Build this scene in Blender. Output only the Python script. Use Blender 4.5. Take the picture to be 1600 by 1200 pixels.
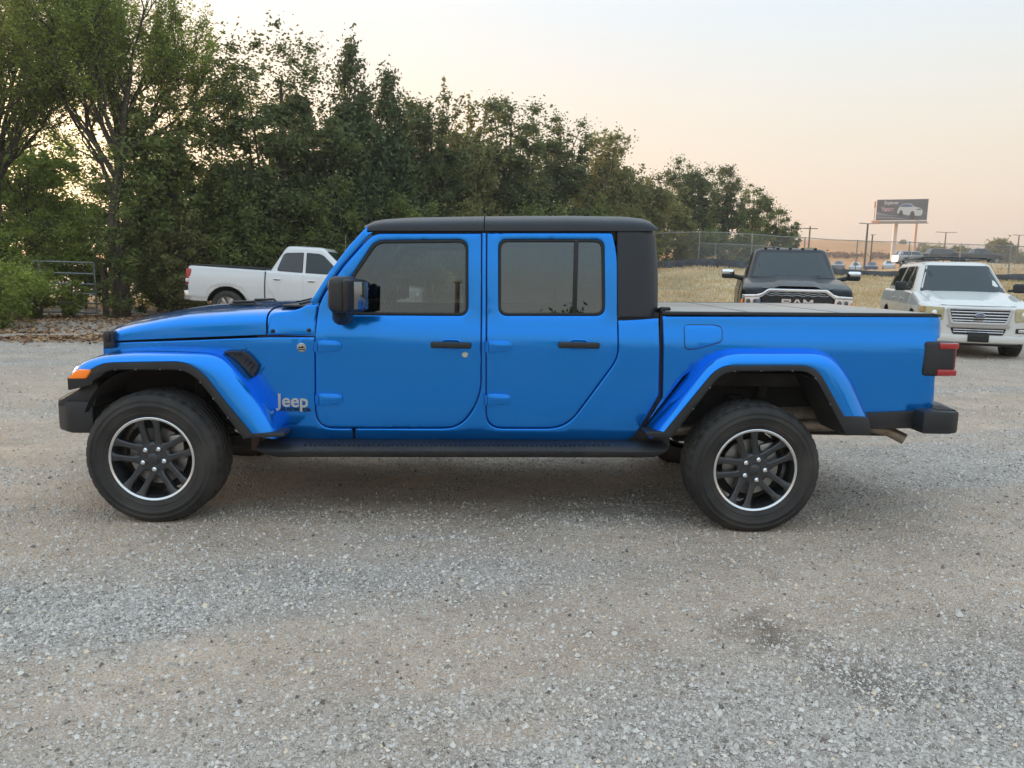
import bpy, bmesh, math, random
import numpy as np
from math import sin, cos, radians, pi
from mathutils import Vector, Matrix
from mathutils.geometry import delaunay_2d_cdt

for o in list(bpy.data.objects):
    bpy.data.objects.remove(o)
scene = bpy.context.scene
COL = scene.collection
rng = np.random.default_rng(7)
random.seed(7)

# ------------------------------------------------------------------ camera
EYE = 1.478
def make_camera():
    y, p, r = map(radians, (1.2, 8.25, 1.3))
    f = Vector((sin(y)*cos(p), cos(y)*cos(p), -sin(p)))
    R = Vector((cos(y), -sin(y), 0)); U = R.cross(f)
    R2 = cos(r)*R + sin(r)*U; U2 = cos(r)*U - sin(r)*R
    M = Matrix((R2, U2, -f)).transposed().to_4x4()
    M.translation = (0, 0, EYE)
    cd = bpy.data.cameras.new('camera'); co = bpy.data.objects.new('camera', cd); COL.objects.link(co)
    co.matrix_world = M
    cd.sensor_width = 36.0; cd.lens = 1200/1600*36.0
    cd.clip_start = .05; cd.clip_end = 4000
    scene.camera = co
make_camera()

# ------------------------------------------------------------------ sky, sun, exposure
SUN_AZ = radians(-42)      # left of the view direction, behind the tree line
SUN_EL = radians(4.0)
SUN_DIR = Vector((sin(SUN_AZ)*cos(SUN_EL), cos(SUN_AZ)*cos(SUN_EL), sin(SUN_EL)))
world = bpy.data.worlds.new('World'); scene.world = world; world.use_nodes = True
def build_world():
    nt = world.node_tree; N = nt.nodes; L = nt.links; N.clear()
    out = N.new('ShaderNodeOutputWorld'); bg = N.new('ShaderNodeBackground'); L.new(bg.outputs[0], out.inputs[0])
    tc = N.new('ShaderNodeTexCoord'); nrm = N.new('ShaderNodeVectorMath'); nrm.operation = 'NORMALIZE'
    L.new(tc.outputs['Generated'], nrm.inputs[0])
    sep = N.new('ShaderNodeSeparateXYZ'); L.new(nrm.outputs[0], sep.inputs[0])
    def ramp(stops):
        r = N.new('ShaderNodeValToRGB'); e = r.color_ramp.elements
        while len(e) < len(stops): e.new(.5)
        for el, (p, c) in zip(e, stops): el.position = p; el.color = (*c, 1)
        return r
    # dusk sky by height above the horizon (sine of elevation)
    base = ramp([(0.0, (.525,.405,.33)), (.07, (.53,.425,.34)), (.13, (.50,.445,.37)), (.20, (.465,.46,.425)),
                 (.30, (.405,.47,.515)), (.50, (.44,.55,.64)), (1.0, (.50,.62,.74))])
    L.new(sep.outputs['Z'], base.inputs[0])
    d = N.new('ShaderNodeVectorMath'); d.operation = 'DOT_PRODUCT'
    L.new(nrm.outputs[0], d.inputs[0]); d.inputs[1].default_value = SUN_DIR
    glow = ramp([(.0, (0,0,0)), (.45, (.02,.012,.005)), (.70, (.05,.022,.0)), (.86, (.10,.045,.0)), (.95, (.24,.14,.03)), (.985, (.9,.66,.28)), (1.0, (2.8,2.2,1.1))])
    L.new(d.outputs['Value'], glow.inputs[0])
    add = N.new('ShaderNodeVectorMath'); add.operation = 'ADD'
    L.new(base.outputs[0], add.inputs[0]); L.new(glow.outputs[0], add.inputs[1])
    L.new(add.outputs[0], bg.inputs['Color']); bg.inputs['Strength'].default_value = 1.0
build_world()
sl = bpy.data.lights.new('sun', 'SUN'); sl.energy = 4.2; sl.angle = radians(.6); sl.color = (1.0, .60, .34)
so = bpy.data.objects.new('sun', sl); COL.objects.link(so)
so.rotation_euler = SUN_DIR.to_track_quat('Z', 'Y').to_euler(); so.location = SUN_DIR*60
scene.render.engine = 'CYCLES'
vs = scene.view_settings
vs.view_transform = 'Standard'; vs.look = 'None'; vs.gamma = 1.0; vs.use_curve_mapping = False; vs.exposure = 0.95

# the dusty morning air
def build_haze():
    m = bpy.data.materials.new('dusty_air'); m.use_nodes = True; N = m.node_tree.nodes; L = m.node_tree.links; N.clear()
    o = N.new('ShaderNodeOutputMaterial'); v = N.new('ShaderNodeVolumePrincipled'); v.inputs['Color'].default_value = (.92,.90,.86,1); v.inputs['Density'].default_value = HAZE; v.inputs['Anisotropy'].default_value = .55
    L.new(v.outputs[0], o.inputs['Volume'])
    bm = bmesh.new(); bmesh.ops.create_cube(bm, size=1.0); bmesh.ops.scale(bm, vec=(1900, 1650, 46), verts=bm.verts); bmesh.ops.translate(bm, vec=(100, 520, 20), verts=bm.verts)
    me = bpy.data.meshes.new('haze'); bm.to_mesh(me); bm.free(); me.materials.append(m); h = bpy.data.objects.new('haze', me); COL.objects.link(h)
    h['kind'] = 'stuff'; h['label'] = 'thin warm morning haze over the lot and field'
HAZE = .0012
build_haze()

# ------------------------------------------------------------------ tagging
def tag(o, label=None, cat=None, group=None, kind=None):
    if label: o['label'] = label
    if cat: o['category'] = cat
    if group: o['group'] = group
    if kind: o['kind'] = kind
    return o
def empty(name, loc=(0,0,0), rot=(0,0,0), parent=None):
    o = bpy.data.objects.new(name, None); COL.objects.link(o)
    o.location = loc; o.rotation_euler = rot; o.empty_display_size = .2
    if parent: o.parent = parent
    return o
def link(name, me, parent=None):
    o = bpy.data.objects.new(name, me); COL.objects.link(o)
    if parent: o.parent = parent
    return o
def mirrored(o, parent=None):
    c = o.copy(); COL.objects.link(c); c.parent = parent or o.parent
    c.scale.y = -c.scale.y; c.location.y = -c.location.y
    for ch in list(o.children):
        g = ch.copy(); COL.objects.link(g); g.parent = c
    return c
def copy_tree(o, parent=None):
    c = o.copy(); COL.objects.link(c); c.parent = parent
    for ch in list(o.children): copy_tree(ch, c)
    return c

# ------------------------------------------------------------------ materials
MATS = {}
def nodes_of(m):
    m.use_nodes = True
    return m.node_tree.nodes, m.node_tree.links, m.node_tree.nodes['Principled BSDF']
def mat(name, color, rough=.6, metal=0.0, coat=0.0, noise=0.0, nscale=8.0, bump=0.0, bscale=60.0, spec=None, emit=None, coatr=.03, dust=0.0):
    if name in MATS: return MATS[name]
    m = bpy.data.materials.new(name); N, L, b = nodes_of(m)
    b.inputs['Base Color'].default_value = (*color, 1); b.inputs['Roughness'].default_value = rough
    b.inputs['Metallic'].default_value = metal; b.inputs['Coat Weight'].default_value = coat
    b.inputs['Coat Roughness'].default_value = coatr
    if spec is not None: b.inputs['Specular IOR Level'].default_value = spec
    if emit: b.inputs['Emission Color'].default_value = (*emit[:3], 1); b.inputs['Emission Strength'].default_value = emit[3]
    tc = N.new('ShaderNodeTexCoord')
    src = None
    if noise:
        n = N.new('ShaderNodeTexNoise'); n.inputs['Scale'].default_value = nscale; n.inputs['Detail'].default_value = 5
        L.new(tc.outputs['Object'], n.inputs['Vector'])
        mr = N.new('ShaderNodeMapRange'); mr.inputs['From Min'].default_value = .3; mr.inputs['From Max'].default_value = .7
        mr.inputs['To Min'].default_value = 1-noise; mr.inputs['To Max'].default_value = 1+noise
        L.new(n.outputs[0], mr.inputs[0])
        mx = N.new('ShaderNodeVectorMath'); mx.operation = 'SCALE'; mx.inputs[0].default_value = color
        L.new(mr.outputs[0], mx.inputs['Scale']); L.new(mx.outputs[0], b.inputs['Base Color']); src = mx.outputs[0]
    if dust:      # settled dust, heavier low on the object
        n = N.new('ShaderNodeTexNoise'); n.inputs['Scale'].default_value = 5; n.inputs['Detail'].default_value = 8
        L.new(tc.outputs['Object'], n.inputs['Vector'])
        mr = N.new('ShaderNodeMapRange'); mr.inputs['From Min'].default_value = .35; mr.inputs['From Max'].default_value = .75
        mr.inputs['To Max'].default_value = dust; L.new(n.outputs[0], mr.inputs[0])
        mx = N.new('ShaderNodeMix'); mx.data_type = 'RGBA'; L.new(mr.outputs[0], mx.inputs[0])
        if src: L.new(src, mx.inputs[6])
        else: mx.inputs[6].default_value = (*color, 1)
        mx.inputs[7].default_value = (.30,.26,.21,1); L.new(mx.outputs[2], b.inputs['Base Color'])
    if bump:
        n = N.new('ShaderNodeTexNoise'); n.inputs['Scale'].default_value = bscale; n.inputs['Detail'].default_value = 4
        L.new(tc.outputs['Object'], n.inputs['Vector'])
        bp = N.new('ShaderNodeBump'); bp.inputs['Strength'].default_value = bump; bp.inputs['Distance'].default_value = .01
        L.new(n.outputs[0], bp.inputs['Height']); L.new(bp.outputs[0], b.inputs['Normal'])
    MATS[name] = m; return m
def glass(name, tint=(.06,.07,.07), clear=.25, ior=1.55, rough=.0):
    if name in MATS: return MATS[name]
    m = bpy.data.materials.new(name); N, L, b = nodes_of(m); N.remove(b); out = N['Material Output']
    tr = N.new('ShaderNodeBsdfTransparent'); tr.inputs[0].default_value = (clear, clear*1.03, clear, 1)
    gl = N.new('ShaderNodeBsdfGlossy'); gl.inputs['Roughness'].default_value = rough; gl.inputs[0].default_value = (.68,.87,1,1)
    fr = N.new('ShaderNodeFresnel'); fr.inputs[0].default_value = ior
    mx = N.new('ShaderNodeMixShader'); L.new(fr.outputs[0], mx.inputs[0]); L.new(tr.outputs[0], mx.inputs[1]); L.new(gl.outputs[0], mx.inputs[2])
    L.new(mx.outputs[0], out.inputs[0]); MATS[name] = m; return m
def paint(name, color, metal=.5, rough=.35, dust=.0, coat=1.0):
    if name in MATS: return MATS[name]
    m = bpy.data.materials.new(name); N, L, b = nodes_of(m)
    b.inputs['Base Color'].default_value = (*color, 1); b.inputs['Metallic'].default_value = metal
    b.inputs['Roughness'].default_value = rough; b.inputs['Coat Weight'].default_value = coat; b.inputs['Coat Roughness'].default_value = .02; b.inputs['Specular IOR Level'].default_value = .5*coat
    b.inputs['Coat IOR'].default_value = 1.42
    tc = N.new('ShaderNodeTexCoord')
    n = N.new('ShaderNodeTexNoise'); n.inputs['Scale'].default_value = 2.3; n.inputs['Detail'].default_value = 1
    L.new(tc.outputs['Object'], n.inputs['Vector'])
    bp = N.new('ShaderNodeBump'); bp.inputs['Strength'].default_value = .05; bp.inputs['Distance'].default_value = .03
    L.new(n.outputs[0], bp.inputs['Height']); L.new(bp.outputs[0], b.inputs['Coat Normal'])
    n2 = N.new('ShaderNodeTexNoise'); n2.inputs['Scale'].default_value = 3.5; n2.inputs['Detail'].default_value = 8; n2.inputs['Roughness'].default_value = .7
    L.new(tc.outputs['Object'], n2.inputs['Vector'])
    mr = N.new('ShaderNodeMapRange'); mr.inputs['From Min'].default_value = .4; mr.inputs['From Max'].default_value = .8
    mr.inputs['To Min'].default_value = dust*.2; mr.inputs['To Max'].default_value = dust; L.new(n2.outputs[0], mr.inputs[0])
    mx = N.new('ShaderNodeMix'); mx.data_type = 'RGBA'; L.new(mr.outputs[0], mx.inputs[0])
    mx.inputs[6].default_value = (*color, 1); mx.inputs[7].default_value = (.35,.31,.26,1); L.new(mx.outputs[2], b.inputs['Base Color'])
    MATS[name] = m; return m

BLUE = paint('blue_paint', (.0,.245,.84), .76, .19, .01, .75)
WHITE = paint('white_paint', (.76,.77,.77), 0, .4, .12)
CREAM = paint('aged_white_paint', (.74,.73,.69), 0, .4, .15)
NAVY = paint('black_blue_paint', (.004,.005,.009), 0, .4, .008, .35)
BLACKP = mat('black_textured_plastic', (.014,.016,.019), .48, noise=.15, bump=.2, bscale=220, dust=.05)
HARDTOP = mat('black_hardtop', (.017,.022,.030), .42, bump=.2, bscale=260, dust=.02)
RUBBER = mat('tyre_rubber', (.014,.014,.0145), .62, noise=.15, nscale=12, bump=.15, bscale=90, dust=.13)
TRIMR = mat('rubber_seal', (.012,.012,.013), .55)
DARK = mat('underbody_dark', (.012,.012,.013), .8, dust=.12)
LINER = mat('wheel_liner', (.010,.010,.011), .85, bump=.3, bscale=30, dust=.05)
RIMD = mat('dark_grey_alloy', (.045,.047,.052), .38, .5, .5)
RIMB = mat('machined_alloy', (.78,.79,.80), .22, .95)
CHROME = mat('chrome', (.82,.83,.85), .10, 1.0)
STEEL = mat('brake_steel', (.36,.35,.34), .4, .9, noise=.25, nscale=14)
EXH = mat('exhaust_steel', (.33,.27,.21), .5, .6, noise=.3, nscale=20)
TINT = glass('tinted_glass', clear=.16, ior=2.35)
TINTF = glass('front_door_glass', clear=.42, ior=2.15)
TINTL = glass('light_tinted_glass', clear=.45, ior=1.75)
CLEARG = glass('lamp_glass', clear=.85, ior=1.45)
SEAT = mat('dark_seat_cloth', (.03,.03,.032), .85)
AMBER = mat('amber_lens', (.95,.22,.01), .2, coat=1, emit=(1,.2,.0,.12))
RED = mat('red_lens', (.42,.008,.015), .15, coat=1)
SILVER = mat('silver_badge', (.62,.61,.58), .3, .7)
BADGEK = mat('black_badge', (.012,.012,.014), .35)

# ------------------------------------------------------------------ mesh helpers
def np_mesh(name, V, F, m=None, smooth=True, tint=None):
    """V (n,3); F (m,k) array of equal-size faces."""
    V = np.asarray(V, dtype=np.float32); F = np.asarray(F, dtype=np.int32)
    me = bpy.data.meshes.new(name)
    me.vertices.add(len(V)); me.vertices.foreach_set('co', V.ravel())
    k = F.shape[1]; me.loops.add(F.size); me.loops.foreach_set('vertex_index', F.ravel())
    me.polygons.add(len(F)); me.polygons.foreach_set('loop_start', np.arange(0, F.size, k, dtype=np.int32))
    if smooth: me.polygons.foreach_set('use_smooth', np.ones(len(F), dtype=bool))
    me.update(calc_edges=True)
    if tint is not None:
        a = me.attributes.new('tint', 'FLOAT', 'POINT'); a.data.foreach_set('value', np.asarray(tint, dtype=np.float32))
    if m: me.materials.append(m)
    return me
def grid_mesh(name, P, m, parent=None, closed_u=False, closed_v=False, smooth=True, caps=False):
    """P (nu, nv, 3) grid of points -> quads"""
    P = np.asarray(P, float); nu, nv = P.shape[:2]
    idx = np.arange(nu*nv).reshape(nu, nv); fs = []
    iu = range(nu if closed_u else nu-1); jv = range(nv if closed_v else nv-1)
    for i in iu:
        for j in jv:
            fs.append((idx[i, j], idx[(i+1) % nu, j], idx[(i+1) % nu, (j+1) % nv], idx[i, (j+1) % nv]))
    me = bpy.data.meshes.new(name)
    if caps: fs += [tuple(idx[0, ::-1]), tuple(idx[-1])]
    me.from_pydata(P.reshape(-1, 3).tolist(), [], [tuple(int(a) for a in f) for f in fs])
    bm = bmesh.new(); bm.from_mesh(me); bmesh.ops.remove_doubles(bm, verts=bm.verts, dist=1e-5)
    bmesh.ops.recalc_face_normals(bm, faces=bm.faces)
    for f in bm.faces: f.smooth = smooth
    for e in bm.edges:
        if len(e.link_faces) == 2 and e.calc_face_angle(0) > .7: e.smooth = False
    bm.to_mesh(me); bm.free(); me.materials.append(m)
    return link(name, me, parent)

def fillet(pts, n=7):
    P = [np.array(p[:2], float) for p in pts]; out = []
    for i, p in enumerate(pts):
        v = P[i]; a = P[i-1]; b = P[(i+1) % len(P)]
        r = p[2] if len(p) > 2 else 0
        if not r: out.append(v); continue
        la = np.linalg.norm(a-v); lb = np.linalg.norm(b-v)
        p0 = v + (a-v)/la*min(r, .48*la); p2 = v + (b-v)/lb*min(r, .48*lb)
        for t in np.linspace(0, 1, n): out.append((1-t)**2*p0 + 2*t*(1-t)*v + t*t*p2)
    return np.array(out)
def dens(P, ds):
    out = []
    for i in range(len(P)):
        a = P[i]; b = P[(i+1) % len(P)]; n = max(1, int(np.ceil(np.linalg.norm(b-a)/ds)))
        for k in range(n): out.append(a + (b-a)*k/n)
    return np.array(out)
def area(P):
    x, y = P[:, 0], P[:, 1]; return .5*np.sum(x*np.roll(y, -1)-np.roll(x, -1)*y)
def inside(Q, P):
    x, y = Q[:, 0], Q[:, 1]; c = np.zeros(len(Q), bool); n = len(P)
    for i in range(n):
        x0, y0 = P[i]; x1, y1 = P[(i+1) % n]
        if y0 == y1: continue
        k = ((y0 > y) != (y1 > y)) & (x < (x1-x0)*(y-y0)/(y1-y0)+x0); c ^= k
    return c
def pdist(Q, P):
    d = np.full(len(Q), 1e9)
    for i in range(len(P)):
        a = P[i]; b = P[(i+1) % len(P)]; ab = b-a; L2 = ab@ab
        if L2 < 1e-14: continue
        t = np.clip(((Q-a)@ab)/L2, 0, 1); d = np.minimum(d, np.linalg.norm(Q-(a+t[:, None]*ab), axis=1))
    return d
def offset(P, d):
    if area(P) < 0: P = P[::-1]
    t = np.roll(P, -1, 0)-np.roll(P, 1, 0); t /= (np.linalg.norm(t, axis=1)[:, None]+1e-12)
    return P + np.stack([-t[:, 1], t[:, 0]], 1)*d
def panel(name, outline, mapf, m, parent=None, holes=(), ds=.03, grid=.06, roll=.006, thick=.018, proud=0.0, hint=(0,-1,0), kind=None, bulge=None):
    """A sheet-metal piece: 2-D outline laid on the surface mapf(u,v), with rolled edges and a flange behind."""
    O = dens(fillet(outline), ds); H = [dens(fillet(h), ds) for h in holes]
    pts = []; edges = []
    for poly in [O]+H:
        s = len(pts); pts += list(poly); edges += [(s+i, s+(i+1) % len(poly)) for i in range(len(poly))]
    if roll:
        for k in (.35, 1.0):
            q = offset(O, roll*k); q = q[inside(q, O)]; q = q[pdist(q, O) > roll*k*.8]; pts += list(q)
            for h in H:
                q = offset(h, -roll*k); q = q[~inside(q, h)]; q = q[pdist(q, h) > roll*k*.8]; q = q[inside(q, O)]; pts += list(q)
    lo = O.min(0); hi = O.max(0)
    gx = np.arange(lo[0]+grid*.5, hi[0], grid); gy = np.arange(lo[1]+grid*.5, hi[1], grid)
    if len(gx) and len(gy):
        G = np.array([(a, b) for a in gx for b in gy]); G = G[inside(G, O)]
        if len(G): G = G[pdist(G, O) > max(roll*1.6, grid*.25)]
        for h in H:
            if len(G): G = G[~inside(G, h)]
            if len(G): G = G[pdist(G, h) > max(roll*1.6, grid*.25)]
        pts += list(G)
    r = delaunay_2d_cdt([Vector((float(p[0]), float(p[1]))) for p in pts], edges, [], 0, 1e-6)
    V2 = np.array([tuple(v) for v in r[0]]); T = np.array([t for t in r[2] if len(t) == 3])
    c = V2[T].mean(1); keep = inside(c, O)
    for h in H: keep &= ~inside(c, h)
    T = T[keep]
    used = np.unique(T); re = -np.ones(len(V2), int); re[used] = np.arange(len(used)); V2 = V2[used]; T = re[T]
    e = 1e-4
    P0 = mapf(V2[:, 0], V2[:, 1]); Pu = mapf(V2[:, 0]+e, V2[:, 1]); Pv = mapf(V2[:, 0], V2[:, 1]+e)
    nm = np.cross(Pu-P0, Pv-P0); nm /= (np.linalg.norm(nm, axis=1)[:, None]+1e-12)
    if np.mean(nm@np.array(hint, float)) < 0: nm = -nm; flip = True
    else: flip = False
    d = pdist(V2, O)
    for h in H: d = np.minimum(d, pdist(V2, h))
    if roll:
        q = np.clip(roll-d, 0, roll); off = roll-np.sqrt(np.maximum(roll**2-q**2, 0)); off *= .8
    else: off = np.zeros(len(V2))
    lift = proud-off
    if bulge is not None: lift = lift + bulge(V2[:, 0], V2[:, 1], d)
    P = P0 + nm*lift[:, None]
    # winding
    fn = np.cross(P[T[:, 1]]-P[T[:, 0]], P[T[:, 2]]-P[T[:, 0]])
    bad = np.einsum('ij,ij->i', fn, nm[T[:, 0]]) < 0; T[bad] = T[bad][:, ::-1]
    faces = [tuple(int(x) for x in t) for t in T]; Vl = P.tolist()
    if thick:
        cnt = {}
        for t in faces:
            for a, b in ((t[0], t[1]), (t[1], t[2]), (t[2], t[0])):
                cnt[(a, b)] = 1
        be = [(a, b) for (a, b) in cnt if (b, a) not in cnt]
        front = {}; back = {}
        for a, b in be:
            for v in (a, b):
                if v not in front:
                    front[v] = len(Vl); Vl.append(P[v].tolist()); back[v] = len(Vl); Vl.append((P[v]-nm[v]*thick).tolist())
        for a, b in be: faces.append((front[b], front[a], back[a], back[b]))
    me = bpy.data.meshes.new(name); me.from_pydata(Vl, [], faces)
    me.polygons.foreach_set('use_smooth', np.ones(len(me.polygons), bool)); me.update(); me.materials.append(m)
    if not roll:
        nl = np.zeros((len(Vl), 3)); nl[:len(P)] = nm; nl[len(P):] = nm.mean(0)
        me.normals_split_custom_set_from_vertices(nl.tolist())
    o = link(name, me, parent)
    if kind: o['kind'] = kind
    return o

class MB:
    def __init__(s): s.bm = bmesh.new()
    def box(s, c, d, bev=0.0, rot=None, seg=2):
        r = bmesh.ops.create_cube(s.bm, size=1.0); vs = r['verts']
        bmesh.ops.scale(s.bm, vec=d, verts=vs)
        if bev:
            es = list({e for v in vs for e in v.link_edges})
            g = bmesh.ops.bevel(s.bm, geom=es, offset=bev, segments=seg, profile=.5, affect='EDGES')
            vs = list({v for f in g['faces'] for v in f.verts} | {v for v in vs if v.is_valid})
        if rot is not None: bmesh.ops.rotate(s.bm, cent=(0,0,0), matrix=rot, verts=vs)
        bmesh.ops.translate(s.bm, vec=c, verts=vs); return s
    def tube(s, pts, r, seg=8, cap=True):
        pts = [Vector(p) for p in pts]; rs = r if isinstance(r, (list, tuple)) else [r]*len(pts); rings = []
        for i, p in enumerate(pts):
            t = (pts[min(i+1, len(pts)-1)]-pts[max(i-1, 0)]).normalized()
            a = t.orthogonal().normalized() if i == 0 else (a - t*a.dot(t)).normalized()
            b = t.cross(a)
            rings.append([s.bm.verts.new(p + (a*cos(2*pi*k/seg)+b*sin(2*pi*k/seg))*rs[i]) for k in range(seg)])
        for i in range(len(rings)-1):
            for k in range(seg):
                s.bm.faces.new((rings[i][k], rings[i][(k+1) % seg], rings[i+1][(k+1) % seg], rings[i+1][k]))
        if cap: s.bm.faces.new(rings[0][::-1]); s.bm.faces.new(rings[-1])
        return s
    def lathe(s, prof, seg=32, axis='Y', c=(0,0,0), a0=0.0):
        """prof: (radius, along) pairs"""
        rings = []
        for k in range(seg):
            t = 2*pi*k/seg+a0; ring = []
            for r, h in prof:
                if axis == 'Y': v = (r*cos(t), h, r*sin(t))
                elif axis == 'Z': v = (r*cos(t), r*sin(t), h)
                else: v = (h, r*cos(t), r*sin(t))
                ring.append(s.bm.verts.new(Vector(v)+Vector(c)))
            rings.append(ring)
        for k in range(seg):
            A = rings[k]; B = rings[(k+1) % seg]
            for i in range(len(prof)-1): s.bm.faces.new((A[i], A[i+1], B[i+1], B[i]))
        return s
    def prism(s, poly, y0, y1, plane='XZ', bev=0.0):
        """poly points in plane, extruded along the remaining axis"""
        def mk(a, b, h):
            return {'XZ': (a, h, b), 'YZ': (h, a, b), 'XY': (a, b, h)}[plane]
        A = [s.bm.verts.new(mk(a, b, y0)) for a, b in poly]; B = [s.bm.verts.new(mk(a, b, y1)) for a, b in poly]
        fs = [s.bm.faces.new(A), s.bm.faces.new(B[::-1])]; n = len(A)
        for i in range(n): fs.append(s.bm.faces.new((A[i], B[i], B[(i+1) % n], A[(i+1) % n])))
        if bev:
            es = list({e for f in fs for e in f.edges}); bmesh.ops.bevel(s.bm, geom=es, offset=bev, segments=2, profile=.5, affect='EDGES')
        return s
    def build(s, name, m, parent=None, smooth=True, ang=.6, loc=None):
        bmesh.ops.remove_doubles(s.bm, verts=s.bm.verts, dist=1e-6)
        bmesh.ops.recalc_face_normals(s.bm, faces=s.bm.faces)
        for f in s.bm.faces: f.smooth = smooth
        for e in s.bm.edges:
            if len(e.link_faces) == 2 and e.calc_face_angle(0) > ang: e.smooth = False
        me = bpy.data.meshes.new(name); s.bm.to_mesh(me); s.bm.free(); me.materials.append(m)
        o = link(name, me, parent)
        if loc: o.location = loc
        return o
def interp(x, xs, ys): return np.interp(x, xs, ys)
def resample(P, n):
    P = np.array([p[:2] for p in P], float); d = np.r_[0, np.cumsum(np.linalg.norm(np.diff(P, axis=0), axis=1))]
    t = np.linspace(0, d[-1], n); return np.stack([np.interp(t, d, P[:, 0]), np.interp(t, d, P[:, 1])], 1)
def smooth_path(P, it=2):
    P = np.array(P, float)
    for _ in range(it):
        Q = P.copy(); Q[1:-1] = .25*P[:-2]+.5*P[1:-1]+.25*P[2:]; P = Q
    return P
def text_mesh(name, txt, size, m, parent, loc, rot, depth=.002, bold=0.0, shear=0.0, sx=1.0):
    c = bpy.data.curves.new(name, 'FONT'); c.body = txt; c.size = size; c.extrude = depth; c.offset = bold; c.shear = shear
    c.align_x = 'CENTER'; c.align_y = 'CENTER'
    o = link(name, c, parent); o.location = loc; o.rotation_euler = rot; o.scale.x = sx; c.materials.append(m)
    dg = bpy.context.evaluated_depsgraph_get(); me = bpy.data.meshes.new_from_object(o.evaluated_get(dg))
    bpy.data.objects.remove(o); o2 = link(name, me, parent); o2.location = loc; o2.rotation_euler = rot; o2.scale.x = sx
    return o2

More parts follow.
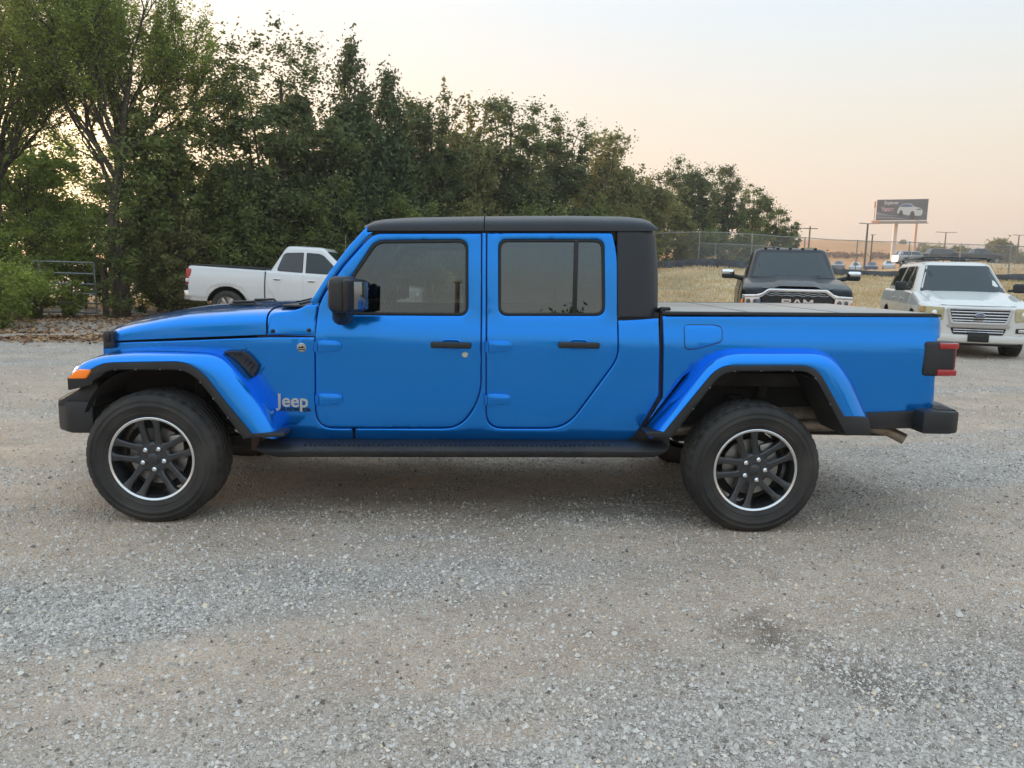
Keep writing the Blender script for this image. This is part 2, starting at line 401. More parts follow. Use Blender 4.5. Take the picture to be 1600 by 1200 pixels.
SHAPE = {
'door_front': [(-0.102,1.7,0.011),(-0.719,1.685,0.053),(-0.878,1.507,0.151),(-1.002,1.337,0.151),(-1.047,1.218,0.151),(-1.059,0.541,0.113),(-0.212,0.558,0.098),(-0.089,0.744,0.113)],
'win_front_out': [(-0.711,1.644,0.053),(-0.179,1.662,0.06),(-0.171,1.226,0.053),(-0.873,1.215,0.03),(-0.874,1.391,0.03)],
'win_front_in': [(-0.7,1.628,0.045),(-0.193,1.645,0.045),(-0.186,1.241,0.038),(-0.859,1.23,0.023),(-0.859,1.384,0.023)],
'door_rear': [(-0.069,1.704,0.011),(0.655,1.721,0.019),(0.688,1.587,0.075),(0.706,0.997,0.06),(0.419,0.57,0.113),(-0.052,0.561,0.098)],
'win_rear_out': [(-0.002,1.666,0.053),(0.608,1.68,0.053),(0.624,1.243,0.053),(0.007,1.23,0.053)],
'win_rear_in': [(0.013,1.652,0.042),(0.593,1.665,0.042),(0.609,1.258,0.042),(0.021,1.245,0.042)],
'cowl_panel': [(-1.331,1.081),(-1.326,1.204),(-1.311,1.226),(-1.114,1.257),(-1.092,1.271),(-1.036,1.272),(-1.052,1.182),(-1.049,1.094)],
'apillar': [(-0.756,1.726),(-0.861,1.61),(-0.97,1.462),(-1.088,1.28),(-1.037,1.281),(-1.002,1.344),(-0.886,1.511),(-0.727,1.693),(-0.756,1.692)],
'fender_side': [(-2.312,1.009),(-1.788,1.042),(-1.333,1.073),(-1.05,1.085),(-1.062,0.655),(-1.046,0.569),(-0.999,0.531),(-0.844,0.534),(-0.853,0.446),(-1.286,0.431),(-1.492,0.717),(-1.794,0.936),(-2.341,0.915)],
'rocker': [(-0.837,0.534),(-0.219,0.546),(-0.129,0.615),(-0.077,0.706),(-0.095,1.7),(-0.077,1.701),(-0.063,0.636),(-0.037,0.57),(0.024,0.551),(0.366,0.558),(0.434,0.59),(0.477,0.646),(0.718,0.974),(0.711,1.225),(0.941,1.23),(0.961,0.78),(0.828,0.518),(0.776,0.48),(-0.846,0.446)],
'bed_side': [(0.964,1.247),(1.956,1.268),(2.615,1.282,0.038),(2.638,1.163,0.03),(2.577,1.144,0.038),(2.603,0.883),(2.631,0.759,0.03),(2.609,0.7,0.03),(2.156,0.683),(1.982,0.87),(1.29,0.971),(1.072,0.852),(0.905,0.615),(0.986,0.766)],
'fuel_door': [(1.09,1.198,0.019),(1.274,1.201,0.034),(1.311,1.184,0.015),(1.311,1.107,0.023),(1.152,1.059,0.038),(1.096,1.061,0.023)],
'vent': [(-1.587,0.99),(-1.478,0.996,0.03),(-1.433,0.971,0.03),(-1.384,0.908,0.019),(-1.423,0.838,0.011),(-1.501,0.927,0.038)],
'quarter': [(0.673,1.725),(0.904,1.731),(0.926,1.592),(0.943,1.409),(0.953,1.235),(0.696,1.23)],
'taillight': [(2.507,1.126,0.023),(2.681,1.13,0.023),(2.702,0.923,0.023),(2.554,0.92,0.03),(2.522,0.962,0.03)],
'fl_f_out': [(-2.421,0.874),(-2.384,0.924),(-2.303,0.962),(-2.21,0.985),(-2.037,0.998),(-1.805,1.004),(-1.633,1.001),(-1.554,0.978),(-1.491,0.927),(-1.419,0.838),(-1.33,0.704),(-1.234,0.537),(-1.235,0.502)],
'fl_f_mid': [(-2.264,0.89),(-2.188,0.928),(-1.767,0.943),(-1.702,0.921),(-1.636,0.872),(-1.53,0.727),(-1.377,0.534)],
'fl_f_in': [(-2.263,0.823),(-2.165,0.887),(-1.762,0.895),(-1.687,0.856),(-1.596,0.737),(-1.428,0.504)],
'fl_r_out': [(0.883,0.553),(0.91,0.607),(1.189,1.005),(1.278,1.056),(1.354,1.075),(1.859,1.085),(1.953,1.055),(2.071,0.921),(2.163,0.739),(2.203,0.672)],
'fl_r_mid': [(0.967,0.589),(1.242,0.955),(1.304,0.984),(1.768,0.994),(1.833,0.967),(2.007,0.697)],
'fl_r_in': [(1.016,0.564),(1.272,0.927),(1.336,0.95),(1.763,0.959),(1.808,0.937),(2.019,0.59)],
'bumper_f': [(-2.277,0.802),(-2.354,0.778),(-2.517,0.671),(-2.545,0.622),(-2.548,0.55),(-2.526,0.517),(-2.46,0.496),(-2.424,0.511),(-2.354,0.531)],
'bumper_r': [(2.491,0.732),(2.7,0.747),(2.74,0.71),(2.738,0.645),(2.586,0.58),(2.492,0.613)],
'step': [(-1.378,0.487),(1.009,0.531),(0.988,0.435),(0.847,0.402),(-1.325,0.378)],
'hood_seam': [(-2.353,1.007),(-2.271,1.016),(-1.787,1.052),(-1.333,1.083)],
'hood_edge': [(-2.344,1.069),(-2.299,1.108),(-2.187,1.134),(-1.947,1.171),(-1.614,1.207),(-1.311,1.23)],
'hood_sil': [(-2.542,1.055),(-2.508,1.08),(-2.433,1.103),(-2.313,1.138),(-2.16,1.187),(-1.958,1.22),(-1.556,1.245),(-1.261,1.251)],
'roof': [(-0.756,1.692),(-0.753,1.725),(-0.698,1.748),(-0.515,1.763),(-0.085,1.78),(0.738,1.8),(0.85,1.792),(0.887,1.774),(0.915,1.72)],
'latch': [(-2.344,1.086),(-2.255,1.089),(-2.26,0.974),(-2.358,0.971)],
'mirror': [(-0.934,1.417),(-0.843,1.429),(-0.79,1.409),(-0.791,1.24),(-0.929,1.237)],
'mirror2': [(-0.794,1.402),(-0.723,1.358),(-0.731,1.244)],
'pts': [(-1.131,1.018),(-1.296,1.109),(-1.085,1.119),(-0.184,0.997),(-1.285,0.662),(-1.289,0.643),(-1.074,0.65),(0.4,1.272)],
'hinges': [(-1.032,1.069),(-0.89,0.986),(-1.04,0.764),(-0.889,0.666),(-0.054,1.09),(0.093,1.007),(-0.048,0.78),(0.101,0.686)],
'handles': [(-0.379,1.079),(-0.145,1.028),(0.355,1.094),(0.595,1.043)],
'amber': [(-2.368,0.832),(-2.272,0.888),(-2.393,0.769),(-2.39,0.824)],
'rail': [(0.96,1.273),(2.564,1.296),(2.618,1.286)],
'coverfar': [(1.279,1.268),(2.757,1.295)],
'belt': [(-0.579,1.093),(-0.582,1.203),(-0.584,0.51),(-0.589,0.451),(1.582,1.09),(1.582,1.145)],
'wheels': [(-1.96,0.374),(1.516,0.368),(-1.713,0.379),(1.763,0.373)],
'exh': [(1.935,0.532),(2.489,0.51)],
'win_div': [(0.431,1.471),(0.461,1.472)],
}

# =================================================================== THE BLUE CREW-CAB PICKUP
ZK = np.array([.40,.47,.515,.56,.75,1.00,1.085,1.12,1.20,1.50,1.78,1.9])
HK = np.array([.700,.737,.766,.776,.793,.806,.810,.803,.786,.766,.738,.725])
_zt = np.linspace(.3, 2.0, 851); _ht = np.interp(_zt, ZK, HK)
_k = np.exp(-.5*(np.arange(-25, 26)*.002/.014)**2); _k /= _k.sum()
_ht = np.convolve(np.pad(_ht, 25, mode='edge'), _k, 'valid')
def hw(x, z):
    return np.interp(z, _zt, _ht) - .17*np.clip((-1.0-x)/1.35, 0, 1)**1.3
def S(x, z): return np.stack([x, -hw(x, z), z], 1)

def build_blue_truck():
    root = empty('pickup_truck', (0, 5.25, 0))
    tag(root, 'bright blue crew cab pickup with black hard top, side steps and a covered bed', 'pickup truck')
    D = SHAPE
    both = []
    def B(o): both.append(o); return o           # parts that exist on either side
    # ---- doors
    for key, wout, win in (('door_front', 'win_front_out', 'win_front_in'), ('door_rear', 'win_rear_out', 'win_rear_in')):
        d = panel('door', D[key], S, BLUE, root, holes=[D[wout]], roll=.009, thick=.03, grid=.05)
        panel('window_seal', D[wout], S, TRIMR, d, holes=[D[win]], roll=.005, thick=.02, proud=.001)
        def SG(x, z): p = S(x, z); p[:, 1] += .012; return p
        panel('window', [(q[0], q[1], *q[2:]) for q in D[win]], SG, TINTF if key == 'door_front' else TINT, d, roll=0, thick=0, grid=.08, ds=.05)
        if key == 'door_rear':
            MB().box((.448, -.760, 1.458), (.026, .012, .44), .003, Matrix.Rotation(radians(-4.3), 3, 'X')).build('window_divider', TRIMR, d).location = (0, 0, 0)
        B(d)
    # door handles and hinges
    def handle(x0, x1, zc):
        xm = (x0+x1)/2; mb = MB()
        y = -float(hw(xm, zc))
        mb.box((xm, y-.026, zc), (x1-x0, .022, .036), .010, seg=3)
        mb.box((x0+.03, y-.010, zc), (.045, .03, .030), .006); mb.box((x1-.03, y-.010, zc), (.05, .03, .034), .006)
        h = mb.build('door_handle', BLACKP)
        c = panel('handle_cup', [(xm-.055, zc-.028, .03), (xm+.055, zc-.028, .03), (xm+.06, zc+.036, .03), (xm-.06, zc+.036, .03)],
                  S, BLUE, None, roll=.010, thick=0, proud=.0075, grid=.012, ds=.008,
                  bulge=lambda u, v, dd: -.012*np.clip((dd-.008)/.012, 0, 1))
        return h, c
    doors = [o for o in both]
    for d, (x0, x1, zc) in zip(doors, ((-.382, -.147, 1.056), (.355, .595, 1.071))):
        h, c = handle(x0, x1, zc); h.parent = d; c.parent = d; c.name = 'handle_cup'
    lk = MB().lathe([(0, -.012), (.014, -.012), (.0175, -.009), (.0185, 0)], 20, c=(-.184, -.8045, 1.0)).build('lock_cylinder', SILVER, doors[0])
    for d, x0, za, zb in ((doors[0], -1.037, 1.031, .718), (doors[1], -.052, 1.05, .736)):
        for zc in (za, zb):
            y = -float(hw(x0+.07, zc)); mb = MB()
            mb.prism([(x0+.004, zc-.038), (x0+.03, zc-.034), (x0+.055, zc-.022), (x0+.10, zc-.026), (x0+.132, zc-.018), (x0+.143, zc+.004), (x0+.135, zc+.028), (x0+.11, zc+.036), (x0+.03, zc+.038), (x0+.004, zc+.034)], y-.016, y+.01, bev=.006)
            mb.prism([(x0+.03, zc-.006), (x0+.125, zc-.002), (x0+.125, zc+.022), (x0+.03, zc+.024)], y-.024, y-.012, bev=.004)
            mb.lathe([(0, -.03), (.011, -.03), (.013, -.026), (.013, .03), (0, .03)], 12, axis='Z', c=(x0-.006, y-.012, zc))
            mb.build('hinge', BLUE, d)
    # ---- body side sheet metal
    def run(P, mask):
        n = len(P); i = next(k for k in range(n) if mask[k] and not mask[k-1]); out = []
        while mask[i % n] and len(out) < n: out.append(tuple(P[i % n])); i += 1
        return out
    FO = offset(dens(fillet(D['door_front']), .02), -.0055); RO = offset(dens(fillet(D['door_rear']), .02), -.0055)
    fl = run(FO, (FO[:, 0] < -.843) & (FO[:, 1] < 1.085))
    fender = [(-2.316,1.010),(-1.791,1.043),(-1.336,1.075)] + fl + [(-.846,.455),(-1.277,.441),(-1.492,.72),(-1.60,.90),(-2.344,.917)]
    fs = B(panel('fender_panel', fender, S, BLUE, root, roll=.006, thick=.03, grid=.05))
    a = run(FO, (FO[:, 0] > -.838) & (FO[:, 1] < 1.703) & ((FO[:, 0] > -.13) | (FO[:, 1] < .8)))
    b = run(RO, ((FO[:1, 0]*0+RO[:, 0] < .75) & (RO[:, 1] < 1.703) & ((RO[:, 0] < .3) | (RO[:, 1] < 1.228))))
    rocker = a + b + [(.939,1.233),(.960,.783),(.828,.521),(.773,.487),(-.840,.455)]
    rk = B(panel('cab_side', rocker, S, BLUE, root, roll=.006, thick=.03, grid=.05, holes=[]))
    # slanted windscreen pillar
    B(panel('windscreen_pillar', D['apillar'], S, BLUE, root, roll=.010, thick=.06, grid=.04))
    B(panel('cowl_side', [(-1.336,1.088),(-1.328,1.16),(-1.315,1.215,.02),(-1.16,1.235,.05),(-1.10,1.268),(-1.036,1.271),(-1.051,1.185),(-1.05,1.10)], S, BLUE, root, roll=.010, thick=.03, grid=.04))
    # vent behind the wheel arch
    vo = [(x+.004, z-.002, *r) for x, z, *r in D['vent']]
    def SV(x, z): return np.stack([x, -np.maximum(hw(x, z)+.006, .79+.0*x), z], 1)
    v = B(panel('fender_vent', vo, SV, BLACKP, root, roll=.005, thick=.05, proud=.004, grid=.03, ds=.01, bulge=lambda u, w, dd: -.010*np.clip((dd-.012)/.004, 0, 1)))
    mb = MB()
    for k in range(7):
        for j in range(3):
            mb.box((-1.50+.018*k+.012*j, -.789, .975-.018*k+.016*j-.01), (.004, .004, .018), 0, Matrix.Rotation(radians(30), 3, 'Y'))
    mb.build('vent_mesh', TRIMR, v)['kind'] = 'stuff'
    for q in (('round_badge', -1.130, 1.021, .027),):
        y = -float(hw(q[1], q[2])); b = MB().lathe([(0, -.006), (q[3]*.85, -.006), (q[3], -.003), (q[3], .004)], 28, c=(q[1], y, q[2])).build('round_badge', SILVER, root)
        r = MB().lathe([(q[3]*.80, -.0075), (q[3]*.86, -.0075)], 28, c=(q[1], y, q[2])).build('badge_ring', BADGEK, b)
        mb = MB(); mb.prism([(-1.150, 1.018), (-1.140, 1.030), (-1.133, 1.024), (-1.124, 1.034), (-1.110, 1.018)], y-.0085, y-.0065); mb.box((-1.130, y-.0075, 1.010), (.044, .002, .006))
        mb.build('badge_mark', BADGEK, b)
    for x, z in ((-1.297, 1.112), (-1.086, 1.122)):
        y = -float(hw(x, z)); B(MB().lathe([(0, -.010), (.008, -.010), (.0115, -.006), (.012, .002)], 16, c=(x, y, z)).build('body_plug', BADGEK, root))
    yb = -float(hw(-1.19, .69)) - .001
    ang = radians(2.2)
    text_mesh('side_lettering', 'Jeep', .108, SILVER, root, (-1.191, yb-.004, .702), (radians(90), 0, radians(-5.0)), .003, bold=.0017, sx=1.02)
    text_mesh('model_lettering', 'GLADIATOR', .031, BADGEK, root, (-1.183, yb-.004, .650), (radians(90), 0, radians(-5.0)), .0015, bold=.0004, sx=1.13)
    # ---- bonnet
    n1, n2 = 34, 41
    xs_s = np.array([(-2.357), (-2.274), (-1.79), (-1.335)]); zs_s = np.array([1.009, 1.018, 1.054, 1.085])
    cx = np.array([-2.54, -2.50, -2.43, -2.31, -2.15, -1.95, -1.56, -1.33]); cz = np.array([1.050, 1.083, 1.112, 1.142, 1.175, 1.208, 1.238, 1.248])
    s = np.linspace(0, 1, n1)**1.5; P = np.zeros((n1, n2, 3)); ph = np.linspace(0, pi, n2)
    for i, si in enumerate(s):
        for j, p in enumerate(ph):
            x0 = -2.345
            X0 = x0 + si*(-1.337-x0)
            h = float(hw(X0, 1.06)); cc = cos(p); y = -h*np.sign(cc)*abs(cc)**(2/5.2)
            xf = -2.345 - .13*(1-(abs(y)/.62)**2) if abs(y) < .62 else -2.345
            X = xf + si*(-1.337-xf)
            zb = np.interp(X0, xs_s, zs_s)+.006; zc = np.interp(-2.54+si*(1.21), cx, cz)
            z = zb+(zc-zb)*abs(sin(p))**(2/5.2)
            z += .018*math.exp(-(y/.30)**4)*min(1, si*6)*.6
            P[i, j] = (X, y, z)
    grid_mesh('bonnet', P, BLUE, root)
    # cowl in front of the windscreen
    P = np.zeros((6, 31, 3))
    for i, X in enumerate(np.linspace(-1.331, -1.05, 6)):
        for j, p in enumerate(np.linspace(0, pi, 31)):
            h = float(hw(X, 1.1))-.010; cc = cos(p); y = -h*np.sign(cc)*abs(cc)**(2/5.2)
            P[i, j] = (X, y, 1.09+(1.243-1.09)*abs(sin(p))**(2/5.2))
    grid_mesh('cowl', P, BLUE, root)
    MB().box((-1.2, 0, 1.25), (.20, 1.20, .012), .004).build('cowl_grille', BLACKP, root)
    for y0 in (-.42, .10):
        w = MB(); w.tube([(-1.20, y0-.12, 1.262), (-1.13, y0+.10, 1.285), (-1.07, y0+.36, 1.325)], .008, 6)
        w.tube([(-1.16, y0-.22, 1.285), (-1.07, y0+.36, 1.318)], .006, 6); w.build('wiper', BADGEK, root)
    for y0 in (-.40, .02):
        mb = MB(); mb.tube([(-1.66, y0, 1.238), (-1.645, y0, 1.257), (-1.52, y0, 1.262), (-1.50, y0, 1.243)], .009, 6); mb.box((-1.575, y0, 1.243), (.19, .05, .012), .005); mb.build('bonnet_nozzle', BADGEK, root)
    # bonnet catch
    c = panel('bonnet_catch', [(-2.33, 1.078, .02), (-2.262, 1.086, .02), (-2.262, .985, .01), (-2.33, .975, .01)], S, BLACKP, root, roll=.012, thick=.05, proud=.032, ds=.012, grid=.02); B(c)
    mb = MB(); y = -float(hw(-2.3, 1.03)); mb.box((-2.298, y-.038, 1.045), (.03, .02, .045), .006); mb.build('catch_lever', BADGEK, c)
    # fender top ledge below the bonnet (body beside the engine)
    # ---- seven-slot front with round lamps
    def G(y, z): return np.stack([-2.36-.075*(1-(y/.62)**2)-.03*(1.08-z), y, z], 1)
    slots = [[(yc-.030, .74, .02), (yc+.030, .74, .02), (yc+.030, 1.0, .02), (yc-.030, 1.0, .02)] for yc in (-.27, -.18, -.09, 0, .09, .18, .27)]
    circ = lambda yc, zc, r, n=28: [(yc+r*cos(2*pi*k/n), zc+r*sin(2*pi*k/n)) for k in range(n)]
    lamps = [circ(-.43, .90, .088), circ(.43, .90, .088)]
    panel('front_grille', [(-.60, .66, .05), (.60, .66, .05), (.615, 1.04, .07), (-.615, 1.04, .07)], G, BLUE, root, holes=slots+lamps, hint=(-1,0,0), roll=.01, thick=.05, grid=.06)
    mb = MB(); mb.box((-2.33, 0, .86), (.02, 1.1, .38)); mb.build('grille_backing', DARK, root)
    for yc in (-.43, .43):
        h = MB().lathe([(0, -.03), (.05, -.028), (.08, -.012), (.088, .01), (.086, .06)], 28, axis='X', c=(-2.385, yc, .90)).build('headlight', CHROME, root)
        MB().lathe([(0, -.045), (.06, -.038), (.086, -.018)], 28, axis='X', c=(-2.385, yc, .90)).build('headlight_lens', CLEARG, h)
    # ---- wheel-arch flares
    def flare(tag_, out, mid, inn, trimfoot=None):
        n = 56
        O = smooth_path(resample(out, n), 3); M = smooth_path(resample(mid, n), 3); I = smooth_path(resample(inn, n), 3)
        J = O; t = np.gradient(O, axis=0); t /= np.linalg.norm(t, axis=1)[:, None]; nr = np.stack([-t[:, 1], t[:, 0]], 1)
        yj = -np.minimum(hw(J[:, 0], np.maximum(J[:, 1], .5)), .80)+.012
        O = J - nr*.020
        rows = [(J, yj), (J*.4+O*.6, yj*.35-.65*.872), (O, np.full(n, -.885)), (O*.8+M*.2, np.full(n, -.917)), (O*.45+M*.55, np.full(n, -.937)), (O*.1+M*.9, np.full(n, -.946)), (M, np.full(n, -.944))]
        P = np.zeros((n, len(rows), 3))
        for j, (Q, y) in enumerate(rows): P[:, j, 0] = Q[:, 0]; P[:, j, 1] = y; P[:, j, 2] = Q[:, 1]
        # end caps of the blue piece folded inwards
        P0 = P[0].copy(); P0[:, 1] = np.maximum(P0[:, 1], -.80); P1 = P[-1].copy(); P1[:, 1] = np.maximum(P1[:, 1], -.80)
        P = np.concatenate([P0[None], P, P1[None]]); f = grid_mesh('wheel_arch_flare', P, BLUE, root)
        rows = [(M, -.938), (M, -.949), (M*.6+I*.4, -.953), (M*.15+I*.85, -.950), (I, -.942), (I, -.90), (I, -.60)]
        P = np.zeros((n, len(rows), 3))
        for j, (Q, y) in enumerate(rows): P[:, j, 0] = Q[:, 0]; P[:, j, 1] = y; P[:, j, 2] = Q[:, 1]
        grid_mesh('flare_trim', P, BLACKP, f)
        # push pins along the lip
        for k in np.linspace(8, n-9, 7).astype(int):
            MB().lathe([(0, -.957), (.0035, -.956), (.0045, -.950)], 8, c=(I[k, 0]*.9+M[k, 0]*.1, 0, I[k, 1]*.9+M[k, 1]*.1)).build('trim_pin', STEEL, f)
        # liner behind
        return f, I
    ff, If = flare('front', D['fl_f_out'], D['fl_f_mid'], D['fl_f_in'])
    fr, Ir = flare('rear', D['fl_r_out'], D['fl_r_mid'], D['fl_r_in'])
    fd = MB().prism([(-1.44, .54), (-1.386, .54), (-1.20, .548), (-1.195, .525), (-1.42, .512)], -.948, -.80, bev=.006).build('flare_foot', BLACKP, ff)
    MB().prism([(.86, .59), (1.0, .598), (1.03, .565), (.90, .560), (.865, .572)], -.946, -.80, bev=.006).build('flare_foot', BLACKP, fr)
    MB().prism([(2.0, .71), (2.145, .70), (2.175, .597), (2.02, .590)], -.951, -.78, bev=.012).build('flare_foot', BLACKP, fr)
    # amber marker with black tip ahead of the front wheel
    MB().prism([(-2.41, .84), (-2.28, .90), (-2.262, .845), (-2.27, .80), (-2.41, .765)], -.935, -.72, bev=.008).build('flare_tip', BLACKP, ff)
    MB().prism([(-2.405, .833), (-2.345, .888), (-2.262, .890), (-2.30, .836)], -.950, -.86, bev=.010).build('side_marker', AMBER, ff)
    for f in (ff, fr): B(f)
    # ---- bed
    def SB(x, z):
        h = hw(x, z); r = .075; xe = 2.634
        q = np.clip(x-(xe-r), 0, r*.985); h = h-(r-np.sqrt(r*r-q*q))
        h = h+.012*np.clip((1.02-x)/.05, 0, 0)
        return np.stack([x, -h, z], 1)
    BD = [(x, z, *r) for x, z, *r in D['bed_side']]; BD[9:12] = [(1.95, .99), (1.30, 1.03), (1.10, .90)]
    bs = B(panel('bed_side', BD, SB, BLUE, root, roll=.008, thick=.04, grid=.045))
    B(panel('fuel_door', D['fuel_door'], SB, BLUE, bs, roll=.004, thick=0, proud=.0035, grid=.03, ds=.01))
    both.pop()
    panel('fuel_door_gap', [(x+(.004 if x > 1.2 else -.004), z+(.004 if z > 1.13 else -.004), .03) for x, z, *_ in D['fuel_door']], SB, BADGEK, bs, roll=0, thick=0, proud=.0012, grid=.05, ds=.012)
    def T(y, z): return np.stack([2.632-.012*(np.abs(y)/.7)**4+0*z, y, z], 1)
    panel('tailgate', [(-.70, .70, .02), (.70, .70, .02), (.735, 1.288, .03), (-.735, 1.288, .03)], T, BLUE, root, hint=(1,0,0), roll=.01, thick=.05)
    # rails and three-part cover
    def rail(y):
        mb = MB(); P = [(.955, 1.252, 1.290), (2.55, 1.274, 1.306), (2.585, 1.276, 1.302)]
        mb.prism([(.957, 1.255), (2.605, 1.278), (2.598, 1.292), (2.55, 1.296), (.957, 1.274)], y-.022, y+.022, bev=.005); return mb.build('bed_rail', BLACKP, root)
    rail(-.768); rail(.768)
    COVER = mat('folding_cover_vinyl', (.30,.285,.265), .30, noise=.08, nscale=3, bump=.03, bscale=90, dust=.25, spec=.6)
    for k, (a, b) in enumerate(((.975, 1.47), (1.482, 2.02), (2.032, 2.585))):
        za = 1.262+(a-.957)*.0135; zb = 1.262+(b-.957)*.0135
        MB().prism([(a, za-.012), (b, zb-.012), (b, zb+.010), (a, za+.010)], -.748, .748, bev=.005).build('cover_panel', COVER, root)
    for a in (1.476, 2.026):
        z = 1.262+(a-.957)*.0135; MB().box((a, 0, z+.004), (.03, 1.49, .014), .004, Matrix.Rotation(radians(-.8), 3, 'Y')).build('cover_hinge', BADGEK, root)
    MB().box((.985, -.73, 1.288), (.06, .05, .022), .008).build('cover_clamp', BADGEK, root)
    mb = MB(); mb.box((1.79, 0, .86), (1.64, 1.20, .08)); mb.box((1.0, 0, 1.04), (.03, 1.42, .42)); mb.box((1.8, -.74, 1.10), (1.55, .02, .32)); mb.box((1.8, .74, 1.10), (1.55, .02, .32)); mb.build('bed_floor', DARK, root)
    # tail lamp
    t = MB(); y = -.80
    t.box((2.60, -.762, 1.032), (.190, .115, .205), .022, seg=3); tl = t.build('tail_lamp', BLACKP, root)
    MB().box((2.645, -.774, 1.110), (.115, .104, .036), .007).build('red_lens', RED, tl)
    MB().box((2.697, -.762, 1.030), (.010, .085, .12), .004).build('red_lens', RED, tl); MB().box((2.645, -.774, .953), (.115, .104, .038), .007).build('red_lens', RED, tl); B(tl)
    # side valance and rear bumper
    B(MB().prism([(2.14, .700), (2.52, .722), (2.52, .612), (2.16, .600)], -.80, -.72, bev=.01).build('rear_valance', BLACKP, root))
    rb = MB()
    rb.prism([(2.49, -.90), (2.66, -.90), (2.72, -.87), (2.765, -.60), (2.785, 0), (2.765, .60), (2.72, .87), (2.66, .90), (2.49, .90)], .598, .735, plane='XY', bev=.022)
    o = rb.build('rear_bumper', BLACKP, root)
    mb = MB()
    for k in range(9): mb.box((2.60+.012*k, -.78, .7365), (.006, .16, .006))
    mb.build('bumper_tread', BLACKP, o)['kind'] = 'stuff'
    # ---- hard top
    def roofpart(name, xa, xb, n):
        P = np.zeros((n, 35, 3)); rx = [-.765, -.75, -.704, -.60, -.519, -.086, .4, .745, .857, .90, .926]; rz = [1.712, 1.728, 1.750, 1.761, 1.767, 1.785, 1.800, 1.803, 1.794, 1.779, 1.745]
        for i, X in enumerate(np.linspace(xa, xb, n)):
            zb = 1.697+(X+.76)*.0225; zt = max(np.interp(X, rx, rz)+.018, zb+.012)
            for j, p in enumerate(np.linspace(0, pi, 35)):
                cc = cos(p); z = zb+(zt-zb)*abs(sin(p))**(2/4.2); h = float(hw(X, zb))+.012; h -= .05*np.clip((X-.80)/.13, 0, 1)**2.5 + .02*np.clip((-.70-X)/.06, 0, 1)
                xx = X - (.045*(1-(abs(cc)))**.5 if X < -.66 else 0)*np.clip((-.66-X)/.1, 0, 1)
                P[i, j] = (xx, -h*np.sign(cc)*abs(cc)**(2/4.2), z+.022*(1-abs(cc)))
        return grid_mesh(name, P, HARDTOP, root)
    roofpart('roof_panel', -.768, -.089, 16); roofpart('rear_roof', -.083, .928, 26)
    MB().box((.08, 0, 1.705), (1.60, 1.34, .02)).build('roof_lining', DARK, root)
    def Q(x, z):
        h = hw(x, z)+.003; r = .13; xe = .957-.03*np.clip((z-1.3)/.45, 0, 1)**2
        q = np.clip(x-(xe-r), 0, r*.98); return np.stack([x, -(h-(r-np.sqrt(r*r-q*q))), z], 1)
    B(panel('rear_quarter', [(.682, 1.733), (.915, 1.738), (.935, 1.62, .04), (.948, 1.42), (.955, 1.240), (.699, 1.234)], Q, HARDTOP, root, roll=.006, thick=.03, grid=.03, ds=.02))
    def K(y, z): return np.stack([.955-.03*np.clip((z-1.3)/.45, 0, 1)**2+0*y, y, z], 1)
    k = panel('cab_back', [(-.69, .75), (.69, .75), (.66, 1.24), (.585, 1.77, .08), (-.585, 1.77, .08), (-.66, 1.24)], K, HARDTOP, root, hint=(1,0,0), roll=.008, thick=.03, holes=[[(-.5, 1.34, .05), (.5, 1.34, .05), (.46, 1.66, .05), (-.46, 1.66, .05)]])
    panel('rear_window', [(-.5, 1.34, .05), (.5, 1.34, .05), (.46, 1.66, .05), (-.46, 1.66, .05)], lambda y, z: K(y, z)-np.array([.01, 0, 0]), TINT, root, hint=(1,0,0), roll=0, thick=0)
    # windscreen frame and glass
    def W(y, t): return np.stack([-1.095+(.345)*t-.03*(1-(y/.72)**2), y, 1.262+.462*t], 1)
    fr_ = [(-.735, 0, .02), (.735, 0, .02), (.705, 1, .05), (-.705, 1, .05)]; hl = [(-.67, .10, .05), (.67, .10, .05), (.64, .90, .05), (-.64, .90, .05)]
    wf = panel('windscreen_frame', fr_, W, BLUE, root, holes=[hl], hint=(-1,0,.5), roll=.008, thick=.03)
    panel('windscreen', hl, lambda y, t: W(y, t)+np.array([.008, 0, 0]), TINTL, root, hint=(-1,0,.5), roll=0, thick=0)
    # ---- mirror on the door
    m = MB(); m.box((-.846, -1.0, 1.338), (.122, .18, .200), .044, seg=4)
    mi = m.build('door_mirror', BLACKP, root)
    ge = MB(); ge.box((-.776, -1.0, 1.335), (.030, .18, .175), .014, seg=3); g = ge.build('mirror_surround', BADGEK, mi)
    MB().box((-.757, -1.0, 1.335), (.004, .150, .150), .001, Matrix.Rotation(radians(-14), 3, 'Z')).build('mirror_glass', mat('mirror_glass', (.22,.25,.27), .03, 1.0), mi)
    MB().tube([(-.87, -.99, 1.25), (-.875, -.92, 1.215), (-.875, -.80, 1.205)], [.040, .052, .045], 12).build('mirror_arm', BLACKP, mi)
    PV = Matrix.Translation((-.842, -.945, 0)) @ Matrix.Rotation(radians(-26), 4, 'Z') @ Matrix.Translation((.87, .95, 0))
    for q in [mi]+list(mi.children):
        if q.name.split('.')[0] != 'mirror_arm': q.data.transform(PV)
    B(mi)
    # ---- side step
    xs = np.array([-1.378, -1.34, -1.26, -.8, 0, .8, .93, .985, 1.008]); P = []
    sec = np.array([(-.70, .015), (-.80, .018), (-.86, .012), (-.895, -.008), (-.908, -.034), (-.905, -.062), (-.885, -.088), (-.84, -.098), (-.72, -.09)])
    for X in xs:
        zt = .452+(X+1.38)*.0168; sh = np.interp(X, [-1.378, -1.31, .93, 1.008], [.35, 1, 1, .45])
        zo = np.interp(X, [-1.378, -1.31, .93, 1.008], [-.012, 0, 0, .012])
        P.append([(X, -.72+(a+.72)*(1 if X > -1.37 and X < 1.0 else .93), zt+b*.72*sh) for a, b in sec])
